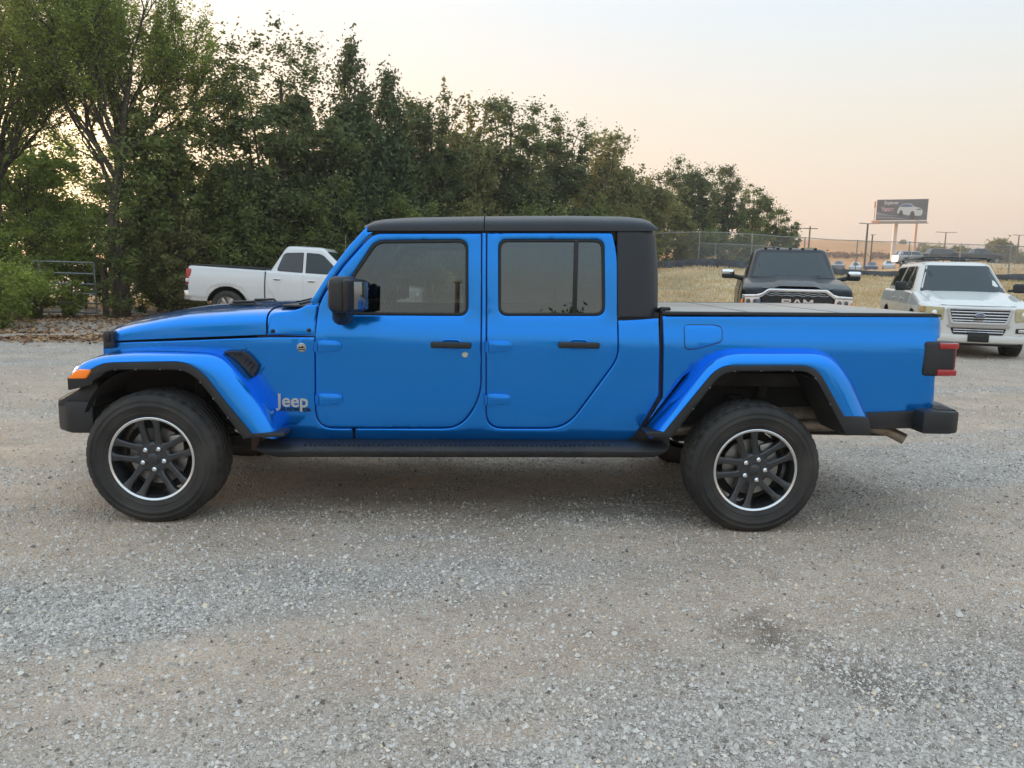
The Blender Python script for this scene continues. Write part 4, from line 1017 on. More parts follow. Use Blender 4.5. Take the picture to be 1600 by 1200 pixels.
def leaf_mesh(name, C, Rr, n_each, size, m, r, squash=.8, tint_c=None, up=0.0, core=None):
    nC = len(C); N_ = np.maximum(3, (n_each*(Rr/np.mean(Rr))**2)).astype(int); ci = np.repeat(np.arange(nC), N_); n = len(ci)
    d = r.normal(size=(n, 3)); d /= np.linalg.norm(d, axis=1)[:, None]; rad = np.abs(r.normal(0, .62, n))
    p = C[ci]+d*(rad*Rr[ci])[:, None]*np.array([1, 1, squash])
    u = r.normal(size=(n, 3)); u[:, 2] = u[:, 2]*.6+up; u /= np.linalg.norm(u, axis=1)[:, None]; w = r.normal(size=(n, 3)); v = np.cross(u, w); v /= np.linalg.norm(v, axis=1)[:, None]
    s = size*r.uniform(.55, 1.25, n)[:, None]*(np.where(rad < .45, np.where(core[ci], 1.9, .84), .84)[:, None] if core is not None else 1.0); V = np.stack([p-u*s, p-v*s*.5+u*s*.1, p+u*s, p+v*s*.5+u*s*.1], 1)
    tc = tint_c if tint_c is not None else r.uniform(.2, .8, nC); t = np.clip(tc[ci]+r.normal(0, .16, n), 0, 1)
    return np_mesh(name, V.reshape(-1, 3), np.arange(4*n).reshape(n, 4), m, smooth=False, tint=np.repeat(t, 4)), n
NLEAF = [0]
def tree(x, y, h, w, kind, label, leaf=.075, clumps=90, per=150, base=.12, trunk_r=.16, group='trees along the edge of the lot', seed=0, name='tree', depth=None, lean=0):
    r = np.random.default_rng(seed+100); z0 = float(ground_z(x, y)[0]); root = empty(name, (x, y, z0-.05)); tag(root, label, 'tree', group)
    depth = depth or w
    if kind == 'cedar':
        zz = r.random(clumps); R = w*(1-zz)**.75*(.75+.25*np.sin(zz*40+r.random(clumps)*2)); a = r.uniform(0, 2*pi, clumps); q = R*r.uniform(.3, 1, clumps)**.6
        C = np.stack([q*np.cos(a), q*np.sin(a), h*(base+(1-base)*zz)], 1); Rr = w*(.20*(1-zz)+.15)
        top = np.array([[0, 0, h*.97], [w*.22, 0, h*.92], [-w*.25, .1, h*.88], [w*.36, 0, h*.84]]); C = np.r_[C, top]; Rr = np.r_[Rr, [.16, .18, .18, .25]]
        sq = 1.5; up = .9
    else:
        d = r.normal(size=(clumps, 3)); d /= np.linalg.norm(d, axis=1)[:, None]; q = r.random(clumps)**.38
        lump = .74+.34*vnoise(d[:, 0]*2.2+seed*3, d[:, 1]*2.2+d[:, 2]*2.2, seed)+.10*r.random(clumps)
        cz = h*(base+(1-base)*.52); rz = h*(1-base)*.52
        rr = .115*min(w, rz*1.2)
        C = np.stack([d[:, 0]*q*lump*(w-rr), d[:, 1]*q*lump*(depth-rr), cz+d[:, 2]*q*lump*(rz-rr)], 1)
        C[:, 0] += lean*(C[:, 2]/h)
        Rr = r.uniform(.16, .35, clumps)*min(w, rz*1.2)*1.0; sq = .8; up = 0
        k = C[:, 2]+Rr*.8 > h; C[k, 2] = h-Rr[k]*.8
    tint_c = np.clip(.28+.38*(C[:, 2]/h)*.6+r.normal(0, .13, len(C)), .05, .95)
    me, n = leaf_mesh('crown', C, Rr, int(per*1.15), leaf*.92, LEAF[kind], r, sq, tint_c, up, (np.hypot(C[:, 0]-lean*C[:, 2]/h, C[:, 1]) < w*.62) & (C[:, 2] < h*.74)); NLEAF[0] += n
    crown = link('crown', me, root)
    mb = MB(); mb.tube([(0, 0, 0), (lean*.1+.05, 0, h*.2), (lean*.3, .05, h*.5), (lean*.6, 0, h*.8)], [trunk_r*1.25, trunk_r, trunk_r*.6, trunk_r*.2], 9)
    t = mb.build('trunk', BARK, root)
    mb = MB(); pick = r.choice(len(C), min(26, len(C)), replace=False)
    for i in pick:
        c = C[i]; zb = min(c[2]*.75, h*r.uniform(.12, .6)); bx = lean*zb/h*.8
        mid = ((c[0]+bx)*.5+r.normal(0, .15), c[1]*.5, zb+(c[2]-zb)*.4)
        mb.tube([(bx, 0, zb), mid, tuple(c)], [trunk_r*.38, trunk_r*.22, .012], 5, cap=False)
    mb.build('limbs', BARK, root)
    return root
def wispy_tree(x, y, h, spread, label, seed=1, name='tree', leafkind='bright', start=.28, leaves=5, lsize=.07, group='trees along the edge of the lot', gens=5, n0=9, lean=0):
    """an open tree whose upswept branches show between thin foliage"""
    r = np.random.default_rng(seed); z0 = float(ground_z(x, y)[0]); root = empty(name, (x, y, z0-.05)); tag(root, label, 'tree', group)
    mb = MB(); tips = []
    def grow(p, d, L, rad, g):
        n = 4; pts = [p]; q = Vector(p); dd = Vector(d)
        for i in range(n):
            dd = (dd+Vector(r.normal(0, .10, 3))+Vector((0, 0, .035))).normalized(); q = q+dd*L/n; pts.append(q.copy())
            if g >= 2: tips.append((*q, g))
        mb.tube(pts, list(np.linspace(rad, rad*.55, n+1)), 6 if g < 2 else 3, cap=False)
        if g < gens:
            for k in range(2 if g > 0 else n0):
                t = r.uniform(.45, 1) if g > 0 else r.uniform(.3, 1); i = min(n, int(t*n)); b = pts[i]
                sd = Vector(r.normal(0, 1, 3)); sd = (sd-dd*sd.dot(dd)).normalized()
                nd = (dd*1.0+sd*(.42 if g > 0 else .62*spread/h*2)).normalized(); grow(b, nd, L*r.uniform(.62, .86), rad*.58, g+1)
            grow(pts[-1], (dd+Vector(r.normal(0, .15, 3))).normalized(), L*.8, rad*.55, g+1)
    mb.tube([(0, 0, 0), (.05, 0, h*start*.5), (lean*.2, .02, h*start)], [.26, .2, .17], 10)
    grow(Vector((lean*.2, .02, h*start)), Vector((lean*.1, 0, 1)).normalized(), h*.27, .15, 0)
    mb.build('trunk', BARK, root)
    T_ = np.array([t[:3] for t in tips]); g = np.array([t[3] for t in tips]); k = r.random(len(T_)) < .75; T_ = T_[k]
    if len(T_) > 9000: T_ = T_[r.choice(len(T_), 9000, replace=False)]
    me, n = leaf_mesh('crown', T_, np.full(len(T_), .24), leaves, lsize, LEAF[leafkind], r, .9, np.clip(.35+.25*fbm(T_[:, 0], T_[:, 2], 9)+r.normal(0, .1, len(T_)), 0, 1)); NLEAF[0] += n
    link('crown', me, root); return root

# tree line from the left edge away to the right
tree(-9.6, 23.2, 6.6, 2.1, 'mid', 'dense rounded tree right of the open wispy tree, behind the farm gate post', .085, 130, 150, .02, seed=1)
tree(-6.9, 25.2, 8.9, 2.75, 'dark', 'tallest broad dark oak, above the white pickup bed', .09, 170, 150, .02, .2, seed=2)
tree(-5.05, 26.8, 8.6, 2.2, 'cedar', 'tall pointed dark cedar beside the broad oak', .10, 190, 110, .03, seed=3)
tree(-4.0, 28.2, 7.9, 2.3, 'cedar', 'shorter pointed cedar just right of the tallest cedar', .10, 190, 110, .03, seed=4)
tree(-2.9, 30.5, 7.9, 1.75, 'dark', 'dark tree between the cedars and the olive tree', .10, 110, 130, .02, seed=5)
wispy_tree(-1.35, 33.5, 8.2, 2.4, 'thin olive tree with twigs poking above the tree line', 14, leafkind='olive', start=.2, leaves=9, lsize=.11, gens=4, n0=7)
tree(-1.5, 33.0, 7.3, 1.8, 'olive', 'dull olive tree with thin twigs above it', .10, 100, 120, .02, seed=6)
tree(.45, 36.0, 9.0, 2.2, 'dark', 'dark rounded oak above the pickup roof', .115, 120, 120, .02, seed=7)
tree(3.0, 40.5, 8.9, 2.1, 'dark', 'dark oak with sky showing through, above the rear door', .10, 110, 140, .05, seed=8)
tree(5.9, 44.0, 7.8, 2.3, 'olive', 'pale green spreading tree above the rear of the cab', .12, 100, 120, .02, seed=9)
wispy_tree(7.3, 46.0, 7.8, 2.6, 'feathery pale tree with bare twig tips at the fence end', 15, leafkind='olive', start=.18, leaves=9, lsize=.12, gens=4, n0=7)
tree(8.8, 48.0, 6.4, 2.4, 'olive', 'low olive green tree behind the left end of the chain link fence', .13, 95, 110, .02, seed=10)
tree(13.4, 56.0, 8.4, 2.5, 'dark', 'dark oak standing tall behind the chain link fence', .11, 120, 150, .05, seed=11)
tree(17.2, 59.5, 7.8, 1.7, 'dark', 'slim dark tree with a gap beneath its crown, right of the fence oak', .11, 90, 120, .2, seed=12)
tree(16.3, 62.0, 5.2, 2.3, 'mid', 'low green tree filling in under the slim dark tree', .14, 70, 100, .02, seed=13)
tree(20.5, 63.0, 7.0, 1.9, 'mid', 'second last tree of the row, mid green', .11, 95, 130, .02, seed=14)
tree(23.1, 65.0, 5.2, 1.9, 'mid', 'green bushy tree near the right end of the row', .11, 90, 130, .02, seed=15)
tree(25.0, 66.5, 4.9, .9, 'dark', 'small dark tree ending the row by the tan field', .13, 40, 90, .05, seed=16)
for i, (px_, D_, h_, w_, k_) in enumerate(((-9.0,28,5.4,2.6,'mid'), (-6.6,30,6.6,3.0,'dark'), (-3.8,33,6.4,3.0,'dark'), (-1.0,38,6.6,3.2,'mid'), (2.2,43,7.2,3.2,'dark'), (5.6,49,6.6,3.2,'mid'), (9.5,55,6.0,3.4,'olive'))):
    tree(px_, D_, h_, w_, k_, ('broad low tree behind the gap beside the gate', 'broad tree behind the tall dark oak', 'broad dark tree behind the two cedars', 'broad tree behind the thin olive tree', 'broad dark tree behind the rounded oak', 'broad tree behind the pale green spreading tree', 'broad olive tree behind the fence end')[i], .14, 90, 110, .0, seed=70+i)
# left: bright growth behind and the open tree in front
wispy_tree(-10.6, 21.9, 9.6, 4.2, 'open wispy tree with dark upswept branches behind the farm gate', 21, leafkind='bright', start=.26, leaves=11, lsize=.046, gens=6, n0=9, lean=-.5)
wispy_tree(-15.2, 24.0, 9.8, 4.2, 'thin bright green tree at the far left with sky showing through', 33, leafkind='bright', start=.26, leaves=10, lsize=.05, gens=5, n0=9)
tree(-16.4, 28.0, 6.9, 3.0, 'bright', 'bright sunlit green tree behind the wispy ones at the far left', .09, 130, 130, .02, seed=17)
tree(-12.4, 29.0, 6.4, 2.6, 'bright', 'yellow green tree seen through the wispy branches behind the gate', .09, 110, 130, .02, seed=18)
tree(-20.5, 27.0, 7.6, 3.0, 'mid', 'leafy tree beyond the left edge of the lot', .10, 100, 110, .02, seed=19)
def shrub(x, y, h, w, kind, label, seed, group='bushes at the foot of the trees', per=110, clumps=45, leaf=.06):
    o = tree(x, y, h, w, kind, label, leaf, clumps, per, -.10, .035, group, seed, 'bush'); o['category'] = 'bush'; return o
shrub(-11.1, 17.3, 1.7, 1.2, 'bright', 'leafy bush nearest the camera at the left edge, in front of the gate', 40, per=170, clumps=60, leaf=.045)
shrub(-12.7, 19.3, 2.6, 1.45, 'bright', 'taller bush growing behind the left edge bush', 41, per=150, clumps=60)
shrub(-15.6, 23.6, 3.9, 2.0, 'bright', 'big yellow green bush behind the left part of the gate', 42, clumps=80)
shrub(-12.9, 24.4, 4.2, 1.8, 'bright', 'tall yellow green bush right behind the gate bars', 43, clumps=80)
shrub(-10.4, 23.8, 3.6, 1.3, 'mid', 'bush at the hinge post end of the gate', 44, clumps=60)
shrub(-10.3, 21.2, 3.3, .75, 'mid', 'vine covered shoot growth around the open tree trunk', 57, clumps=40)
shrub(-12.1, 20.6, 1.5, .75, 'bright', 'low pale bush growing up through the left part of the gate', 58, clumps=30, per=80)
shrub(-11.2, 20.5, 1.1, .5, 'bright', 'small sapling leaning on the right end of the gate', 59, clumps=18, per=60)
shrub(-8.9, 22.4, 3.2, 1.25, 'olive', 'brownish bush between the gate post and the white pickup', 45, clumps=60)
shrub(-7.3, 23.2, 3.8, 1.5, 'mid', 'dark vine covered bush behind the white pickup bed', 46, clumps=70)
shrub(-5.2, 24.4, 4.4, 1.6, 'mid', 'climbing green bush behind the white pickup cab', 47, clumps=70)
shrub(-3.2, 26.6, 4.2, 1.6, 'mid', 'bush behind the blue pickup windscreen', 48, clumps=60, leaf=.075)
shrub(-1.0, 29.5, 4.0, 1.8, 'olive', 'bush just above the front of the blue pickup roof', 49, clumps=60, leaf=.08)
shrub(1.6, 33.0, 4.3, 2.0, 'mid', 'bush below the dark rounded oak', 50, clumps=60, leaf=.09)
shrub(4.3, 37.5, 4.5, 2.0, 'mid', 'bush below the oak with sky showing through', 51, clumps=60, leaf=.10)
shrub(7.0, 41.5, 3.9, 2.1, 'olive', 'bush behind the hard top rear corner', 52, clumps=60, leaf=.10)
shrub(10.9, 50.5, 4.3, 2.4, 'olive', 'bush filling the gap behind the fence, left of the oak', 53, clumps=60, leaf=.12)
shrub(14.6, 54.6, 3.3, 2.2, 'mid', 'bush behind the fence right of its second post', 54, clumps=55, leaf=.12)
shrub(19.0, 60.5, 3.2, 2.2, 'mid', 'bush behind the black pickup roof', 55, clumps=50, leaf=.13)
print('leaves', NLEAF[0])

tree(-24.0, 24.5, 8.5, 3.2, 'mid', 'leafy unseen tree added beyond the left edge of the lot to block the sun', .12, 100, 130, .0, seed=80)  # this and the next three: unseen trees added to keep low sun off the lot
tree(-28.5, 21.0, 8.8, 3.2, 'dark', 'dark unseen tree added further beyond the left edge of the lot to block the sun', .12, 100, 130, .0, seed=81)
tree(-22.0, 31.0, 8.0, 3.4, 'dark', 'dark unseen tree added set back beyond the left edge of the lot to block the sun', .12, 100, 130, .0, seed=82)
tree(-33.0, 17.5, 9.0, 3.4, 'mid', 'large unseen tree added furthest round to the left of the lot to block the sun', .12, 100, 130, .0, seed=83)
def undergrowth():
    r = np.random.default_rng(44); C = []; R_ = []
    for x in np.arange(-34, 7.5, .42):
        yb = 25.2+max(0, (x+9))*1.02 if x > -9 else 25.4+max(0, -(x+18))*-.35
        for h in (.35, 1.0, 1.7, 2.4):
            C.append((x+r.normal(0, .3), yb+r.normal(0, .35)+h*.3, h+r.normal(0, .15)+float(ground_z(x, yb)[0]))); R_.append(.62)
    C = np.array(C); me, n = leaf_mesh('undergrowth', C, np.array(R_), 165, .098, LEAF['mid'], r, .9, np.clip(.15+.35*fbm(C[:, 0], C[:, 2]*2, 8)+r.normal(0, .08, len(C)), 0, 1)); NLEAF[0] += n
    tag(link('undergrowth', me), 'tangled green undergrowth filling the wood edge below the trees', kind='stuff')
undergrowth()
print('leaves', NLEAF[0])

# =================================================================== PARKED VEHICLES (front at local -x, x counted back from the nose)
def super_w(x, L, lf, lr, n=3.2):
    f = np.ones_like(x)
    a = np.clip((lf-x)/lf, 0, 1); f = f*(1-a**n)**(1/n)
    b = np.clip((x-(L-lr))/lr, 0, 1); return f*(1-b**4)**(1/4)
class Car:
    def __init__(s, name, label, cat, loc, head, L, W, zb, top, gh, wheels, r, skin, group=None, lf=.45, lr=.25, pitch=0, arch=None, zh=None, ns=90):
        s.L, s.W, s.gh, s.lf, s.lr, s.zb, s.top = L, W, gh, lf, lr, zb, top; s.skin = skin
        s.root = empty(name, loc, (0, radians(pitch), radians(head))); tag(s.root, label, cat, group)
        s.zk = zh or [(zb, -.06), (zb+.12, -.02), (zb+.40, 0), (zb+.62, -.005), (zb+.78, -.04), (zb+1.1, -.09)]
        s.shell(wheels, arch or r*1.22, ns)
        s.house(); s.wheels(wheels, r)
    def prof(s, z): return s.W/2+np.interp(z, [a for a, b in s.zk], [b for a, b in s.zk])
    def hw(s, x, z): return s.prof(z)*super_w(np.asarray(x, float), s.L, s.lf, s.lr)
    def side(s, x, z): return np.stack([x, -s.hw(x, z), z], 1)
    def front(s, y, z):
        w = s.prof(z); return np.stack([s.lf-s.lf*np.maximum(1-(np.abs(y)/w)**3.2, 0)**(1/3.2)+0*z, y, z], 1)
    def back(s, y, z):
        w = s.prof(z); return np.stack([s.L-s.lr+s.lr*np.maximum(1-(np.abs(y)/w)**4, 0)**(1/4)+0*z, y, z], 1)
    def shell(s, wheels, ra, ns):
        t = np.linspace(0, 1, ns); x = s.L*(t-.9*np.sin(2*pi*t)/(2*pi)); x[0] = .0008; x[-1] = s.L-.0008
        tx = [a for a, b in s.top]; tz = [b for a, b in s.top]; P = []
        k_ = np.exp(-.5*(np.arange(-10, 11)/3.2)**2); k_ /= k_.sum(); xf = np.linspace(0, s.L, 400); zf = np.interp(xf, tx, tz); zf = np.convolve(np.pad(zf, 10, mode='edge'), k_, 'valid')
        for X in x:
            zt = float(np.interp(X, xf, zf)); rr = .09; ring = []
            hs = [(a, float(s.hw(X, a))) for a in np.linspace(s.zb, zt-rr, 12)]
            h1 = hs[-1][1]; fr = min(rr, h1*.8)
            arc = [(zt-rr+rr*sin(a), h1-fr+fr*cos(a)) for a in np.linspace(0, pi/2, 6)[1:]]
            crown = [(zt+.035*(1-(q)**2), (h1-fr)*q) for q in (.75, .5, .25)]
            half = [(s.zb, hs[0][1]*.5)]+hs+arc+crown
            ring = [(X, -b, a) for a, b in half]+[(X, 0, zt+.035)]+[(X, b, a) for a, b in half[::-1]]+[(X, 0, s.zb)]
            P.append(ring)
        o = grid_mesh('body', np.array(P), s.skin, s.root, closed_v=True, caps=True)
        cut = MB()
        for X, z in wheels: cut.lathe([(0, -s.W), (ra, -s.W), (ra, -s.W/2+.32), (0, -s.W/2+.32)], 40, c=(X, 0, z)); cut.lathe([(0, s.W/2-.32), (ra, s.W/2-.32), (ra, s.W), (0, s.W)], 40, c=(X, 0, z))
        c = cut.build('cut', LINER); c.parent = s.root
        md = o.modifiers.new('b', 'BOOLEAN'); md.operation = 'DIFFERENCE'; md.object = c; md.solver = 'EXACT'; md.material_mode = 'TRANSFER'
        dg = bpy.context.evaluated_depsgraph_get(); dg.update(); me = bpy.data.meshes.new_from_object(o.evaluated_get(dg))
        o.modifiers.clear(); o.data = me; bpy.data.objects.remove(c); s.body = o
    def gw(s, x, t):
        g = s.gh; x0 = g['x0b']+(g['x0t']-g['x0b'])*t; x1 = g['x1b']+(g['x1t']-g['x1b'])*t; w = g['wb']+(g['wt']-g['wb'])*t
        xc = (x0+x1)/2; a = (x1-x0)/2; return w*np.maximum(1-np.abs((x-xc)/a)**9, 0)**(1/9)
    def gside(s, x, z):
        g = s.gh; t = (z-g['zb'])/(g['zt']-g['zb']); return np.stack([x, -s.gw(x, t), z], 1)
    def gfront(s, y, t, back=False):
        g = s.gh; x0 = g['x0b']+(g['x0t']-g['x0b'])*t; x1 = g['x1b']+(g['x1t']-g['x1b'])*t; w = g['wb']+(g['wt']-g['wb'])*t
        a = (x1-x0)/2; xc = (x0+x1)/2; q = a*np.maximum(1-(np.abs(y)/w)**9, 0)**(1/9)
        bow = .06*(np.abs(y)/w)**2
        return np.stack([xc+(1 if back else -1)*q+0*bow, y, g['zb']+(g['zt']-g['zb'])*t], 1)
    def house(s):
        g = s.gh; P = []; n = 72
        ts = [-.25, 0, .25, .5, .75, .88]
        levels = [(t, 1.0, 0) for t in ts]+[(.95, .992, 0), (1.0, .975, 0), (1.03, .94, .0), (1.055, .86, 0), (1.075, .70, 0), (1.09, .45, 0), (1.095, .15, 0)]
        for t, sc, _ in levels:
            tt = min(t, 1.0); x0 = g['x0b']+(g['x0t']-g['x0b'])*tt; x1 = g['x1b']+(g['x1t']-g['x1b'])*tt; w = g['wb']+(g['wt']-g['wb'])*tt
            xc = (x0+x1)/2; a = (x1-x0)/2*sc; w *= sc; ring = []
            for k in range(n):
                th = 2*pi*k/n; c_, s_ = cos(th), sin(th); ring.append((xc+a*np.sign(c_)*abs(c_)**(2/9), w*np.sign(s_)*abs(s_)**(2/9), g['zb']+(g['zt']-g['zb'])*t))
            P.append(ring)
        grid_mesh('cab', np.array(P), s.skin, s.root, closed_v=True, caps=True)
    def wheels(s, wheels, r):
        first = None
        for X, z in wheels:
            for sg in (-1, 1):
                if first is None:
                    first = empty('wheel', (X, -s.W/2+.03, z), parent=s.root)
                    MB().lathe([(r*.62, .01), (r*.70, -.004), (r*.9, -.004), (r*.985, .02), (r, .05), (r, .20), (r*.95, .24), (r*.6, .24)], 40).build('tyre', RUBBER, first)
                    rim = MB(); rim.lathe([(r*.64, .0), (r*.60, .01), (r*.58, .18)], 40)
                    for k in range(6):
                        a = 2*pi*k/6; rim.box((r*.36*cos(a), .035, r*.36*sin(a)), (r*.50, .03, r*.17), .006, Matrix.Rotation(-a, 3, 'Y'))
                    rim.lathe([(0, .01), (r*.16, .015), (r*.2, .05)], 20); rim.lathe([(0, .12), (r*.6, .12)], 24); rim.build('rim', mat('car_alloy', (.45,.45,.46), .3, .8), first); w = first
                else: w = copy_tree(first, s.root)
                w.location = (X, sg*(s.W/2-.03), z); w.scale = (1, -sg, 1)
    def P(s, name, outline, where, m, both=True, parent=None, hint=(0,-1,0), **k):
        f = {'side': s.side, 'gside': s.gside, 'front': s.front, 'gfront': s.gfront, 'back': s.back, 'gback': lambda y, t: s.gfront(y, t, True)}[where]
        o = panel(name, outline, f, m, parent or s.root, hint=hint, **k)
        if both and where in ('side', 'gside'): mirrored(o)
        if both and where in ('front', 'back'): mirrored(o)
        return o
GLASSD = mat('dark_car_glass', (.008,.010,.012), .03, spec=1.0)
GLASST = mat('parked_windscreen', (.016,.028,.032), .03, spec=.6)
def glassy(s, w, outline, name='window', trim=.012, m=None):
    kw = dict(hint=(0,-1,0)) if w == 'gside' else dict(hint=(-1,0,.4)) if w == 'gfront' else dict(hint=(1,0,.4))
    a = s.P('window_trim', outline, w, BADGEK, both=False, roll=0, thick=0, proud=.003, grid=.15, ds=.05, **kw)
    C = np.array([p[:2] for p in outline]).mean(0); k = [tuple(C+(np.array(p[:2])-C)*.95)+tuple(p[2:]) for p in outline]
    s.P(name, k, w, m or GLASSD, both=False, parent=a, roll=0, thick=0, proud=.006, grid=.15, ds=.05, **kw)
    if w == 'gside': mirrored(a)
    return a

def white_pickup():
    X0 = -7.86+5.9
    c = Car('pickup_truck', 'white crew cab pickup parked under the trees behind the blue bonnet', 'pickup truck', (X0, 19.6+.95, -.14), 180, 5.9, 2.0, .55,
        [(0,1.02),(.06,1.14),(.9,1.24),(1.7,1.30),(1.9,1.36),(3.90,1.395),(5.8,1.42),(5.9,1.40)],
        dict(x0b=1.72, x1b=3.93, x0t=2.50, x1t=3.52, zb=1.33, zt=2.0, wb=.91, wt=.76), [(1.05,.42),(4.88,.42)], .42, WHITE, pitch=-2.0, arch=.53, lf=.5, lr=.12)
    r = c.root
    MB().box((4.9, 0, 1.425), (1.86, 1.74, .03), .01).build('bed_cover', BLACKP, r)
    for sg in (-1, 1): MB().box((4.9, sg*.86, 1.432), (1.92, .07, .045), .012).build('bed_rail', BLACKP, r)
    c.P('bed_side', [(3.955, .60, .02), (4.30, .60), (4.36,.66), (4.40,.80), (4.52,.93), (4.70,.985), (4.88,1.0), (5.06,.985), (5.24,.93), (5.36,.80), (5.42,.62), (5.84,.66, .03), (5.86,1.395,.03), (3.955,1.375,.02)], 'side', WHITE, roll=.012, thick=.01, proud=.012, grid=.07)
    c.P('bed_gap', [(3.918,.60),(3.948,.60),(3.948,1.37),(3.918,1.37)], 'side', BADGEK, roll=0, thick=0, proud=.003)
    for nm, o in (('door', [(2.985,.62,.03),(3.62,.62,.06),(3.87,.98,.08),(3.90,1.355,.02),(2.985,1.345,.02)]), ('door', [(1.80,.62,.05),(2.972,.62,.03),(2.972,1.345,.02),(1.80,1.315,.03)])):
        d = c.P(nm, o, 'side', WHITE, both=False, roll=.008, thick=.01, proud=.008, grid=.08)
        xh = o[2][0]-.30 if o[2][0] > 3.2 else 2.72
        xh = 3.66 if o[2][0] > 3.2 else 2.80
        y = -float(c.hw(xh, 1.2))-.02; MB().box((xh-.03, y-.012, 1.20), (.20, .022, .032), .008).build('door_handle', CHROME, d)
        MB().box((xh-.03, y+.006, 1.185), (.13, .012, .035), .004).build('handle_recess', BADGEK, d); mirrored(d)
    glassy(c, 'gside', [(3.02,1.385,.03),(3.68,1.40,.08),(3.52,1.86,.10),(3.02,1.895,.03)])
    glassy(c, 'gside', [(2.02,1.38,.06),(2.95,1.385,.02),(2.95,1.895,.02),(2.56,1.885,.12)], m=GLASST)
    glassy(c, 'gfront', [(-.80,.06,.05),(.80,.06,.05),(.68,.93,.06),(-.68,.93,.06)], 'windscreen', m=GLASST)
    glassy(c, 'gback', [(-.72,.18,.05),(.72,.18,.05),(.62,.85,.05),(-.62,.85,.05)], 'rear_window')
    for sg in (-1, 1):
        t = MB().box((5.835, sg*.925, 1.14), (.14, .16, .40), .03, seg=3).build('tail_lamp', RED, r)
        MB().box((5.86, sg*.93, 1.05), (.10, .17, .10), .02).build('reversing_lens', mat('clear_lens', (.75,.7,.68), .2, coat=1), t)
        m_ = MB(); m_.box((2.12, sg*1.10, 1.42), (.13, .25, .22), .05, seg=3); m_.box((2.14, sg*.99, 1.38), (.07, .16, .05), .015); m_.build('door_mirror', BADGEK, r)
    b = MB(); b.prism([(5.78,-.98),(5.95,-.98),(6.06,-.80),(6.08,0),(6.06,.80),(5.95,.98),(5.78,.98)], .56, .80, plane='XY', bev=.03); b.build('rear_bumper', CHROME, r)
    g = c.P('grille', [(-.5,.72,.05),(.5,.72,.05),(.55,1.08,.06),(-.55,1.08,.06)], 'front', BADGEK, both=False, hint=(-1,0,0), proud=.012, roll=.01)
    for sg in (-1, 1): MB().box((.12, sg*.78, .97), (.12, .30, .18), .04).build('headlight', CHROME, r)
    MB().prism([(-.08,-.9),(.25,-.99),(.25,.99),(-.08,.9)], .50, .72, plane='XY', bev=.03).build('front_bumper', CHROME, r)
    MB().tube([(2.0, .70, 1.33), (2.0, .70, 2.42)], .007, 6).build('aerial', STEEL, r)
white_pickup()

